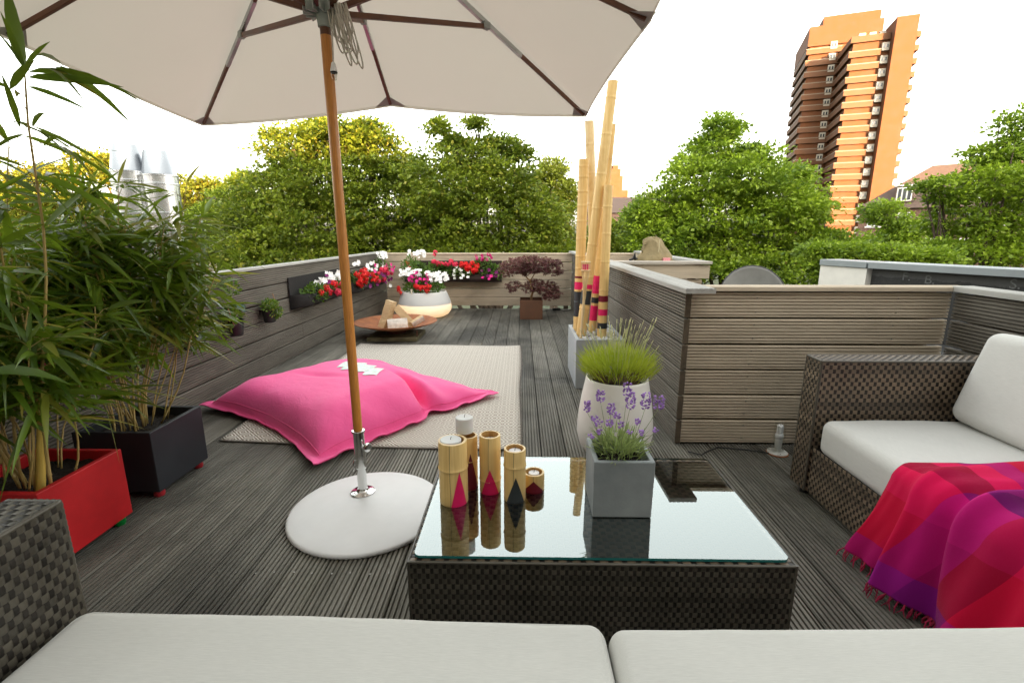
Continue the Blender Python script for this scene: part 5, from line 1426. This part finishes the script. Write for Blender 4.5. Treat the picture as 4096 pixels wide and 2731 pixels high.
# khaki bag on the enclosure
kb=thing('cloth_bag',(1.33,5.03,.89),'crumpled khaki cloth rucksack on the small timber enclosure','bag')
KH=M('khaki_cloth',(.30,.24,.13),.95,.2,12,bstr=.5,bscale=25,bdist=.01)
nq=40; prof=[(.00,.235),(.04,.232),(.075,.215),(.085,.19),(.09,.15),(.115,.11),(.15,.06),(.17,.02),(.165,0)]
P=np.zeros((len(prof),nq+1,3))
for i,(r,z) in enumerate(prof):
    for k in range(nq+1):
        a=2*PI*k/nq; q=r*(1+.09*math.sin(5*a+i*.5)+.05*math.sin(9*a+1)); P[i,k]=(1.345+q*1.12*math.cos(a)+.02*math.sin(z*20),5.04+q*.62*math.sin(a),.90+z*(1+.07*math.sin(3*a+1)))
mb=MB(); mb.grid(P); build(mb,'sack',KH,kb,smooth=True,angle=0)
mb=MB(); mb.tube([(1.385,4.965,1.125),(1.382,4.955,1.06),(1.375,4.945,1.0)],.004,5); build(mb,'drawstring',M('bag_cord',(.55,.47,.3),.8),kb,smooth=True)
mb=MB(); mb.tube([(1.27,5.0,1.08),(1.235,5.0,1.07),(1.22,5.0,1.02),(1.235,5.0,.97)],.006,6); build(mb,'strap',KH,kb,smooth=True,angle=0)
mb=MB(); mb.obox((1.46,4.945,.925),(.038,.012,0),(.004,-.012,0),(0,0,.018)); build(mb,'pink_patch',M('pink_patch',(.75,.3,.32),.8,.2,30),kb,bevel=.006)
mb=MB(); mb.tube([(1.10,5.0,.915),(1.14,5.0,.93),(1.155,5.0,.99),(1.16,5.0,.93),(1.22,5.0,.92)],[.012,.014,.007,.014,.014],8); tag(build(mb,'black_strap',BLACK_PL,None,loc=(1.15,5,.9),smooth=True,angle=0),'black strap or handle lying left of the khaki bag','strap')
# steel flues beyond the left fence
FCONE=M('flue_cone_steel',(.40,.415,.43),.25,.05,5,bstr=.02,metal=1)
def flue(label,cx,cy,r,zt,zs):
    rt=thing('chimney_flue',(cx,cy,-.5),label,'flue','steel flues behind the bamboo')
    mb=MB(); mb.lathe([(r,-.5),(r,zs)],(cx,cy,0),40); mb.f=[f for f in mb.f if len(f)==4]; mb.mi=[0]*len(mb.f); build(mb,'pipe',STEEL,rt,smooth=True)
    mb=MB(); mb.lathe([(r+.004,zs),(r*.97,zs+.012),(r*.70,zt),(r*.66,zt),(r*.6,zt-.2)],(cx,cy,0),40); mb.f=[f for f in mb.f if len(f)==4]; mb.mi=[0]*len(mb.f); build(mb,'cone',FCONE,rt,smooth=True,angle=30)
    for z in (zs-.004,zs-.085,1.37,.9):
        mb=MB(); mb.lathe([(r,0),(r+.006,.004),(r+.006,.016),(r,.02)],(cx,cy,z),40); mb.f=[f for f in mb.f if len(f)==4]; mb.mi=[0]*len(mb.f); build(mb,'clamp_ring',STEEL,rt,smooth=True,angle=30)
flue('left one of two shiny steel flues, slightly taller',-3.90,5.0,.165,2.03,1.765)
flue('right one of two shiny steel flues, slightly lower',-3.62,5.02,.155,1.975,1.735)
SUN_E=3.0; SKY_S=.15; SKY_SAT=.25; SKY_TINT=(1.0,.97,.90); EXPO=3.52
# ------------------------------------------------------------------ trees:  depth, [(x, z, half width, half height) of each crown mass]
CROWNS={
  'A':(17,[(-7.55, 3.87, 1.43, 1.01), (-6.1, 4.18, 1.25, 0.77), (-4.95, 3.94, 1.08, 0.93), (-6.47, 2.76, 2.04, 1.35), (-8.36, 2.6, 1.37, 1.04), (-4.63, 2.27, 1.96, 1.44), (-7.19, 1.36, 2.25, 1.32), (-9.19, 1.44, 1.48, 1.24), (-3.9, 3.15, 1.01, 0.87), (-4.99, 4.56, 0.46, 0.38), (-6.58, 4.49, 0.75, 0.46), (-5.05, 0.94, 2.43, 0.92), (-9.46, 0.59, 1.76, 0.68), (-7.3, 0.16, 2.9, 0.77), (-4.22, 0.17, 2.62, 0.77)]),
  'B':(16,[(-1.53, 3.41, 1.18, 0.8), (-0.52, 2.66, 1.34, 0.97), (-2.34, 2.51, 1.51, 1.2), (0.6, 1.58, 1.04, 0.92), (-1.08, 1.58, 1.93, 1.23), (-2.78, 1.43, 1.29, 1.23), (-2.52, 4.29, 0.2, 0.43), (-1.4, 4.43, 0.31, 0.32), (-0.59, 3.84, 0.7, 0.44), (-0.05, 3.55, 0.47, 0.29), (-1.99, 3.85, 0.55, 0.44), (-1.09, 0.63, 2.44, 0.63), (-1.51, 0.15, 3.11, 0.64), (-3.14, 0.63, 1.23, 0.71), (0.94, 0.63, 1.05, 0.63)]),
  'C':(28,[(1.57, 4.41, 1.1, 0.97), (0.76, 3.49, 1.11, 1.05), (2.43, 3.09, 1.11, 1.19), (1.62, 1.87, 1.68, 1.35), (2.21, 0.5, 1.56, 1.24)]),
  'D':(21,[(-12.19, 2.53, 0.96, 0.8), (-11.25, 3.23, 0.84, 0.6), (-12.83, 1.71, 1.18, 1.02), (-12.07, 0.88, 1.63, 1.14), (-10.87, 1.91, 1.07, 1.02), (-13.42, 0.56, 1.42, 0.94)]),
  'E':(32,[(-29.76, 4.48, 2.12, 1.21), (-27.14, 5.38, 1.78, 1.05), (-25.31, 4.77, 2.1, 1.35), (-22.98, 4.16, 1.46, 1.36), (-22.06, 2.77, 1.8, 1.54), (-24.74, 2.46, 2.96, 1.7), (-29.88, 2.3, 2.98, 1.71), (-19.76, 4.0, 1.29, 0.76), (-21.71, 0.71, 2.49, 1.74), (-26.43, 0.39, 3.67, 1.76), (-31.89, 0.71, 3.35, 1.91), (-32.82, 3.25, 1.81, 1.39)]),
  'F':(30,[(5.21, 1.19, 1.35, 1.17), (6.54, 1.48, 1.05, 0.87), (4.5, 0.15, 1.51, 1.04), (6.91, 0.3, 1.51, 1.03), (5.6, -0.75, 3.04, 1.2)]),
  'G':(20,[(7.6, 5.02, 0.9, 0.71), (7.54, 4.21, 1.44, 0.9), (6.8, 3.2, 1.85, 1.02), (8.55, 3.19, 1.84, 1.1), (5.91, 2.06, 1.68, 1.04), (9.92, 2.25, 1.86, 1.31), (8.01, 1.77, 2.76, 1.33), (10.68, 3.19, 0.82, 0.74), (11.18, 1.96, 0.88, 1.04), (11.78, 0.8, 0.94, 0.88), (5.59, 0.99, 1.7, 1.07), (8.82, 0.6, 3.19, 0.88), (11.71, 0.6, 1.88, 0.88), (8.85, 4.02, 0.77, 0.73), (6.87, -0.1, 2.82, 0.9), (10.11, -0.2, 2.81, 0.9), (4.83, 1.87, 0.89, 0.86)]),
  'H':(26,[(18.72, 2.19, 1.01, 0.76), (19.41, 1.5, 1.02, 0.75), (17.66, 0.49, 0.96, 0.64), (19.19, 0.56, 1.79, 0.89), (20.77, 0.3, 1.15, 0.7)]),
  'I':(16,[(14.79, 4.37, 0.37, 0.56), (14.6, 3.51, 0.83, 0.5), (15.4, 3.65, 0.68, 0.64), (14.24, 2.7, 0.99, 0.66), (15.36, 2.48, 1.14, 0.88), (14.18, 1.5, 1.01, 0.76), (15.63, 1.27, 1.55, 1.06), (12.73, 2.63, 0.57, 0.33), (15.0, 0.57, 1.96, 0.7), (13.26, 0.64, 0.87, 0.47), (13.41, 2.26, 0.62, 0.45)]),
  'J':(13,[(8.72, 0.68, 0.77, 0.35), (7.88, 0.68, 0.58, 0.35), (9.7, 0.62, 0.77, 0.32), (10.68, 0.55, 0.71, 0.29)]),
}
TBARK=M('tree_bark',(.07,.05,.035),.95,.4,6,bstr=.8,bscale=20)
def tree(key,name,label,mat,leaf,dens,trunk_x,group=None,asp=.62,up=.1,gz=-9.0,edge=1.0,clump=.34):
    Y,lobes=CROWNS[key]
    rt=thing(name,(trunk_x,Y,gz),label,'tree',group)
    Vs=[];Fs=[];b=0
    mx=max(l[2] for l in lobes)
    for (x,z,rx,rz) in lobes:
        ry=min(1.6*max(rx,rz),mx)*.8; yo=RNG.uniform(-.35,.35)*ry
        cr=clump; rx=max(.15,rx-.6*cr); rz=max(.15,rz-.6*cr); ry=max(.3,ry-.6*cr)
        area=(rx+cr)*(rz+cr)
        m=int(26*(cr/leaf)**1.2/2.2)
        nc=max(7,int(PI*area*6.2/(leaf*leaf*.31)/m*dens))
        u=unit(nc); r=RNG.uniform(.10,1.0,nc)**.42*(1+RNG.normal(0,.09,nc)*edge)
        c=np.array((x,Y+yo,z))+u*r[:,None]*np.array((rx,ry,rz))
        cl=RNG.uniform(.55,1.35,nc)*cr
        w=unit(nc*m); cc=np.repeat(c,m,0); cs=np.repeat(cl,m)[:,None]
        w[:,2]=np.abs(w[:,2])*.85-.25
        base=cc+w*cs*RNG.uniform(.2,1.1,(nc*m,1))*np.array((1.2,1.2,.72))+RNG.normal(0,leaf*.3,(nc*m,3))
        d=w+np.repeat(u,m,0)*.5+RNG.normal(0,.5,(nc*m,3)); d[:,2]-=.25-up
        L=RNG.uniform(.55,1.2,nc*m)*leaf
        V,F=leaflets(base,d,L,L*asp,RNG.normal(0,.8,nc*m),.16); Vs.append(V);Fs.append(F+b);b+=len(V)
    np_mesh('crown',np.concatenate(Vs),np.concatenate(Fs),mat,rt)
    mb=MB(); zb=min(l[1]-l[3] for l in lobes); zt=max(l[1] for l in lobes); th=.26 if Y<25 else .35
    zm=gz+(zb-gz)*.8
    mb.tube([(trunk_x,Y,gz),(trunk_x+.1,Y,(gz+zm)/2),(trunk_x,Y+.1,zm)],[th,th*.8,th*.65],12)
    for (x,z,rx,rz) in lobes:
        a=Vector((trunk_x,Y+.1,zm-.3)); e=Vector((x,Y+RNG.uniform(-.5,.5),z+rz*.55)); q=a.lerp(e,.5)+Vector((0,0,-.12*(e-a).length))
        q.z=min(q.z,e.z-.2); mb.tube([a,a.lerp(q,.6),q,q.lerp(e,.6),e],[th*.42,th*.34,th*.24,th*.13,.012],7)
        for k in range(4):
            s=q.lerp(e,RNG.uniform(.1,.9)); tt=Vector((x+RNG.uniform(-.8,.8)*rx,Y+RNG.uniform(-.6,.6)*rx,z+RNG.uniform(-.3,.95)*rz)); mb.tube([s,s.lerp(tt,.5)+Vector((0,0,.06)),tt],[.03,.018,.006],5,cap=False)
    build(mb,'trunk',TBARK,rt,smooth=True,angle=0)
    return rt
LG=dict(dark=(.022,.05,.008),light=(.11,.17,.022))
L_DEEP=leaf_mat('leaf_deep_green',(.026,.058,.005),(.185,.24,.017),(.24,.24,.03),.55,.33,.5,(.26,.35,.02),.35)
L_MID=leaf_mat('leaf_mid_green',(.04,.08,.007),(.26,.33,.024),(.2,.28,.05),.5,.32,.5,(.22,.34,.03),.35)
L_PALE=leaf_mat('leaf_pale_green',(.08,.12,.012),(.26,.30,.03),(.34,.30,.05),.4,.35,.5,(.35,.38,.03),.3)
L_YEL=leaf_mat('leaf_yellow_green',(.05,.085,.008),(.20,.23,.022),(.30,.23,.02),.3,.35,.5,(.45,.36,.03),.3)
L_FRESH=leaf_mat('leaf_fresh_green',(.042,.095,.007),(.29,.40,.024),(.26,.34,.04),.5,.35,.48,(.26,.42,.03),.4)
tree('A','broadleaf_tree','dense dark green tree behind the orange parasol pole, its top left turning gold',L_DEEP,.14,.9,-5.2,clump=.34)
tree('B','broadleaf_tree','loose topped dark green tree with wispy upright sprays, left of the bamboo poles',L_DEEP,.14,.9,-.9,edge=1.4,clump=.32)
tree('C','broadleaf_tree','pale yellow-green tree just behind the bamboo poles',L_PALE,.19,1.0,1.9,clump=.5)
tree('D','broadleaf_tree','small green tree above the left fence, beside the steel flues',L_MID,.14,1.1,-11.6)
tree('E','broadleaf_tree','golden yellow-green trees spreading behind the bamboo and the flues',L_YEL,.24,1.0,-25.0,clump=.6)
tree('F','broadleaf_tree','low green tree between the bamboo poles and the conical tree',L_MID,.2,1.0,5.6,clump=.5)
tree('G','conical_tree','big fresh green tree with a pointed crown, left of the brick tower',L_FRESH,.165,.95,8.6,clump=.38)
tree('H','broadleaf_tree','small rounded tree standing before the gabled brick house',L_FRESH,.18,1.0,20.2,clump=.42)
tree('I','broadleaf_tree','tall feathery tree at the right edge of the picture',L_FRESH,.15,.8,15.2,edge=1.5,clump=.3)
tree('J','shrub','low light green shrubs just behind the roof parapet',L_FRESH,.11,1.2,10.5,gz=-9.0)

# ------------------------------------------------------------------ brick tower
TB_=M('orange_brick',(.098,.030,.0055),.85,.10,.6,bstr=.1,bscale=4,c2=(.110,.035,.007))
TBP=M('balcony_brick',(.105,.044,.018),.85,.10,.6,bstr=.1,bscale=4)
TW=M('pale_rail',(.15,.115,.08),.6,.05)
TWIN=M('white_window_panel',(.36,.32,.26),.6,.05); TGL=M('dark_pane',(.03,.035,.04),.15,.1,spec=.6)
O=Vector((78.96,129.5,0)); U=Vector((.9403,-.3403,0)); Nn=Vector((-.3403,-.9403,0))
def tp_(u,n,z): q=O+U*u+Nn*n; return (q.x,q.y,z)
tw=thing('brick_tower',tp_(2,-12,-9),'tall orange brick high-rise with stacked balconies','tower')
def prism(pts,z0,z1):
    k=len(pts); mb=MB(); mb.add([tp_(a,b,z0) for a,b in pts]+[tp_(a,b,z1) for a,b in pts],[(i,(i+1)%k,k+(i+1)%k,k+i) for i in range(k)]+[tuple(range(k-1,-1,-1)),tuple(range(k,2*k))]); return mb
build(prism([(-7.15,-34),(-7.15,-13.35),(8.6,-13.35),(8.6,-34)],-9,49.3),'left_wing',TB_,tw)
build(prism([(-7.7,-34.2),(-7.7,-12.8),(8.7,-12.8),(8.7,-34.2)],49.3,54.0),'top_block',TB_,tw)
build(prism([(-4.5,-33),(-4.5,-14.5),(8.2,-14.5),(8.2,-33)],54.0,56.6),'roof_house',TB_,tw)
build(prism([(.05,-13.3),(.05,0),(7.3,0),(7.3,-13.3)],-9,45.0),'centre_wing',TB_,tw)
build(prism([(-.6,-13.2),(-.6,.6),(7.2,.6),(7.2,-13.2)],45.0,46.4),'centre_parapet',TBP,tw)
build(prism([(7.33,-33.9),(7.33,3.03),(11.5,3.03),(11.5,-33.9)],-9,48.7),'side_wall',TB_,tw)
def ribbon(poly,z0,z1,off):
    """wall following a polyline with thickness"""
    mb=MB()
    for (a,b),(c,d) in zip(poly[:-1],poly[1:]):
        p=Vector((a,b)); q=Vector((c,d)); t=(q-p).normalized(); n=Vector((-t.y,t.x)); p2=p-t*off; q2=q
        k=[p2+n*off*.5,q2+n*off*.5,q2-n*off*.5,p2-n*off*.5]
        mb.add([tp_(x.x,x.y,z0) for x in k]+[tp_(x.x,x.y,z1) for x in k],[(3,2,1,0),(4,5,6,7),(0,1,5,4),(1,2,6,5),(2,3,7,6),(3,0,4,7)])
    return mb
full=[(-7.7,-33.8),(-7.7,-12.8),(-.55,-12.8),(-.55,.55),(5.7,.55)]
left=[(-7.7,-33.8),(-7.7,-12.8),(.2,-12.8)]
for k in range(20):
    zr=48.55-2.78*k
    poly=left if k<2 else full
    zb=zr-1.2
    mb=ribbon(poly,zb,zr,.16)
    sl=[(-7.6,-33.8),(-7.6,-12.9),(-.45,-12.9),(-.45,.45),(5.7,.45),(5.7,-.05),(.0,-.05),(.0,-13.3),(-7.1,-13.3),(-7.1,-33.8)] if k>=2 else [(-7.6,-33.8),(-7.6,-12.9),(.2,-12.9),(.2,-13.3),(-7.1,-13.3),(-7.1,-33.8)]
    n=len(sl); mb.add([tp_(a,b,zb-.02) for a,b in sl]+[tp_(a,b,zb+.18) for a,b in sl],[(i,(i+1)%n,n+(i+1)%n,n+i) for i in range(n)]+[tuple(range(n-1,-1,-1)),tuple(range(n,2*n))])
    bc=build(mb,'balcony',TBP,tw)
    mb=ribbon(poly,zr+.01,zr+.20,.24); build(mb,'rail',TW,bc)
    for (u0,n0) in (((5.75,.75),(-2.4,-12.7)) if k>=2 else ((-2.4,-12.7),)):
        mb=MB(); w=1.45; c=[(u0,n0-.9),(u0+w,n0-.9),(u0+w,n0),(u0,n0)]
        mb.add([tp_(a,b,zr-.35) for a,b in c]+[tp_(a,b,zr+1.35) for a,b in c],[(3,2,1,0),(4,5,6,7),(0,1,5,4),(1,2,6,5),(2,3,7,6),(3,0,4,7)]); wn=build(mb,'window',TWIN,tw)
        for s in (.22,.85):
            mb=MB(); c=[(u0+s,n0),(u0+s+.38,n0),(u0+s+.38,n0+.05),(u0+s,n0+.05)]; mb.add([tp_(a,b,zr+.2) for a,b in c]+[tp_(a,b,zr+.95) for a,b in c],[(0,1,5,4),(1,2,6,5),(2,3,7,6),(3,0,4,7),(4,5,6,7)]); build(mb,'pane',TGL,wn)
    if k>=1:
        mb=MB(); c=[(11.5,-3.0),(12.7,-3.0),(12.7,1.6),(11.5,1.6)]; mb.add([tp_(a,b,zb-.1) for a,b in c]+[tp_(a,b,zr-.1) for a,b in c],[(3,2,1,0),(4,5,6,7),(0,1,5,4),(1,2,6,5),(2,3,7,6),(3,0,4,7)]); build(mb,'side_balcony',TBP,tw)
for u0,n0,z0 in ((1.2,-.8,46.4),(3.3,-.8,46.4),(5.2,-.8,46.4),(-2.6,-13.2,46.5)):
    mb=MB(); c=[(u0,n0-1.2),(u0+1.3,n0-1.2),(u0+1.3,n0),(u0,n0)]; mb.add([tp_(a,b,z0) for a,b in c]+[tp_(a,b,z0+.9) for a,b in c],[(4,5,6,7),(0,1,5,4),(1,2,6,5),(2,3,7,6),(3,0,4,7)]); build(mb,'roof_box',TWIN,tw)

# ------------------------------------------------------------------ houses beyond the trees
ROOF=M('brown_roof_tiles',(.105,.07,.055),.85,.25,3,(1,1,6),bstr=.5,bscale=8); BRK=M('brown_brick',(.14,.08,.06),.9,.25,4,bstr=.3,bscale=30)
WF=M('white_window_frame',(.75,.73,.68),.5,.05)
hs=thing('brick_house',(42.5,56,-9),'brown brick house with a hipped tile roof and white dormer below the tower','house')
E0=Vector((39.6,60.3,0)); hu=Vector((.66,-.751,0)); hn=Vector((-.751,-.66,0))
def hp_(a,b,z): q=E0+hu*a+hn*b; return (q.x,q.y,z)
def hbox(a0,a1,b0,b1,z0,z1):
    mb=MB(); c=[(a0,b0),(a1,b0),(a1,b1),(a0,b1)]; mb.add([hp_(a,b,z0) for a,b in c]+[hp_(a,b,z1) for a,b in c],[(0,1,2,3),(7,6,5,4),(4,5,1,0),(5,6,2,1),(6,7,3,2),(7,4,0,3)]); return mb
build(hbox(.5,34,-10.5,-.5,-9,3.9),'wall',BRK,hs)
mb=MB(); q=[hp_(0,0,3.85),hp_(34.5,0,3.85),hp_(34.5,-11,3.85),hp_(0,-11,3.85),hp_(5.6,-5.5,8.7),hp_(29,-5.5,8.7)]
mb.add(q,[(0,1,5,4),(1,2,5),(2,3,4,5),(3,0,4),(3,2,1,0)]); rf=build(mb,'roof',ROOF,hs)
for a in (3.6,9.2,14.8):
    mb=hbox(a,a+1.7,-3.2,-.55,4.5,6.25); dm=build(mb,'dormer',ROOF,rf)
    build(hbox(a-.15,a+1.85,-3.4,-.45,6.25,6.4),'dormer_cap',WF,dm); build(hbox(a+.15,a+1.55,-.55,-.5,4.65,6.1),'frame',WF,dm)
    for s in (.28,.72,1.16): build(hbox(a+s,a+s+.3,-.5,-.47,4.75,6.0),'pane',TGL,dm)
for z in (1.9,-.9):
    for a in (1.4,4.2,7.0,9.8,12.6,15.4):
        w=build(hbox(a,a+1.25,-.5,-.42,z,z+1.5),'window',WF,hs)
        for s in (.1,.5,.9): build(hbox(a+s,a+s+.28,-.42,-.39,z+.1,z+1.4),'pane',TGL,w)
        build(hbox(a-.15,a+1.4,-.5,-.25,z-.16,z-.02),'sill',WF,w)
so_=thing('brick_church_tower',(29,150,-9),'small far stepped orange brick tower behind the bamboo poles','tower')
for x0,x1,z0,z1 in ((25,33.0,-9,10.6),(25.6,31.6,10.6,13.4),(25.8,29.9,13.4,17.4),(26.2,29.2,17.4,19.4),(26.8,28.4,19.4,20.4)):
    mb=MB(); mb.box(x0,150,z0,x1,158,z1); build(mb,'stage',TB_,so_)
bh=thing('roofed_house',(14,64,-9),'far low house with a dark roof and chimney behind the bamboo poles','house')
mb=MB(); mb.box(8,60.4,-9,19.4,69.6,3.6); build(mb,'wall',BRK,bh)
mb=MB(); mb.add([(7.6,60,3.5),(19.8,60,3.5),(19.8,70,3.5),(7.6,70,3.5),(9.5,65,5.6),(18.3,65,5.6)],[(0,1,5,4),(1,2,5),(2,3,4,5),(3,0,4),(3,2,1,0)]); r2=build(mb,'roof',ROOF,bh)
mb=MB(); mb.box(15.9,62.8,4.0,16.5,63.6,6.0); build(mb,'chimney',BRK,r2)
ph=thing('pale_house',(-24,42,-9),'pale beige house gable glimpsed between the trees above the left fence','house')
PALE=M('beige_render',(.50,.42,.33),.9,.08,2)
mb=MB(); mb.add([(-29,40,-9),(-22.4,40,-9),(-22.4,40,1.0),(-25.7,40,4.2),(-29,40,1.0),(-29,50,-9),(-22.4,50,-9),(-22.4,50,1.0),(-25.7,50,4.2),(-29,50,1.0)],[(0,1,2,3,4),(9,8,7,6,5),(1,6,7,2),(5,0,4,9)]); build(mb,'wall',PALE,ph)
mb=MB(); mb.add([(-22.0,39.6,.55),(-25.7,39.6,4.3),(-29.4,39.6,.55),(-22.0,50.4,.55),(-25.7,50.4,4.3),(-29.4,50.4,.55)],[(0,3,4,1),(1,4,5,2)]); o=build(mb,'roof',ROOF,ph); o.modifiers.new('s','SOLIDIFY').thickness=.15
for x in (-24.6,-23.4):
    mb=MB(); mb.box(x,39.95,-1.5,x+.7,40.0,0.2); w=build(mb,'window',WF,ph); mb=MB(); mb.box(x+.1,39.9,-1.4,x+.6,39.95,.1); build(mb,'pane',TGL,w)

# ------------------------------------------------------------------ ground, building below, and unseen light blockers behind the camera
GR=M('ground_grass',(.04,.07,.015),.95,.4,.3,c2=(.07,.08,.03))
mb=MB(); mb.add([(-900,-900,-9),(900,-900,-9),(900,900,-9),(-900,900,-9)],[(0,1,2,3)]); tag(build(mb,'ground',GR),kind='structure')
HW=M('house_render',(.26,.24,.21),.9,.06,2,bstr=.2)
mb=MB(); mb.box(-5.4,-9,-9,7.4,7.85,-.62); tag(build(mb,'building',HW),kind='structure')
mb=MB(); mb.box(-5.3,-8.9,-.61,6.8,-1.62,5.4); tag(build(mb,'house_sky_blocker',HW),kind='structure')  # unseen house volume, raised to cut sky light on the terrace
mb=MB(); mb.box(-90,-44,-9,2.8,-40,10.8); mb.box(3,-44,-9,12.6,-40,9.7); mb.box(12.8,-44,-9,120,-40,17.5); tag(build(mb,'street_sun_blockers',BRK),kind='structure')  # unseen blocks added to shade terrace and trees; lower middle lets sun reach treetops

# ------------------------------------------------------------------ camera, sky, sun
cam=bpy.data.cameras.new('camera'); cam.sensor_width=36; cam.lens=17.0; cam.clip_start=.02; cam.clip_end=3000
co=bpy.data.objects.new('camera',cam); COL.objects.link(co); co.location=(0,0,1.19)
co.rotation_euler=(math.radians(90-12.685),0,math.radians(1.057)); scene.camera=co
SUN_EL=math.radians(6.0); sd_=Vector((.262,-.965,0)).normalized()
sun=bpy.data.lights.new('sun','SUN'); sun.energy=SUN_E; sun.angle=math.radians(.5); sun.color=(1.0,.60,.28)
so3=bpy.data.objects.new('sun',sun); COL.objects.link(so3)
to=Vector((sd_.x*math.cos(SUN_EL),sd_.y*math.cos(SUN_EL),math.sin(SUN_EL))); so3.rotation_euler=to.to_track_quat('Z','Y').to_euler(); so3.location=(10,-30,20)
w=bpy.data.worlds.new('World'); scene.world=w; w.use_nodes=True; nt=w.node_tree; nt.nodes.clear(); g=N(nt)
ow=g.n('ShaderNodeOutputWorld'); bg=g.n('ShaderNodeBackground'); bg.inputs['Strength'].default_value=SKY_S
sk=g.n('ShaderNodeTexSky',sky_type='NISHITA'); sk.sun_disc=False; sk.sun_elevation=SUN_EL; sk.sun_rotation=math.atan2(sd_.x,sd_.y); sk.altitude=20; sk.air_density=1.0; sk.dust_density=3.0; sk.ozone_density=1.0
hs_=g.n('ShaderNodeHueSaturation'); hs_.inputs['Saturation'].default_value=SKY_SAT; g.l(sk.outputs[0],hs_.inputs['Color'])
wm=g.mix(1.0,hs_.outputs[0],SKY_TINT,'MULTIPLY')
g.l(wm,bg.inputs[0]); g.l(bg.outputs[0],ow.inputs[0])
vs=scene.view_settings; scene.display_settings.display_device='sRGB'; vs.view_transform='Standard'; vs.look='None'; vs.exposure=EXPO; vs.gamma=1.0; vs.use_curve_mapping=False
scene.render.engine='CYCLES'; cy=scene.cycles
cy.use_denoising=True; cy.max_bounces=8; cy.diffuse_bounces=4; cy.glossy_bounces=4; cy.transmission_bounces=4; cy.transparent_max_bounces=12; cy.caustics_reflective=False; cy.caustics_refractive=False
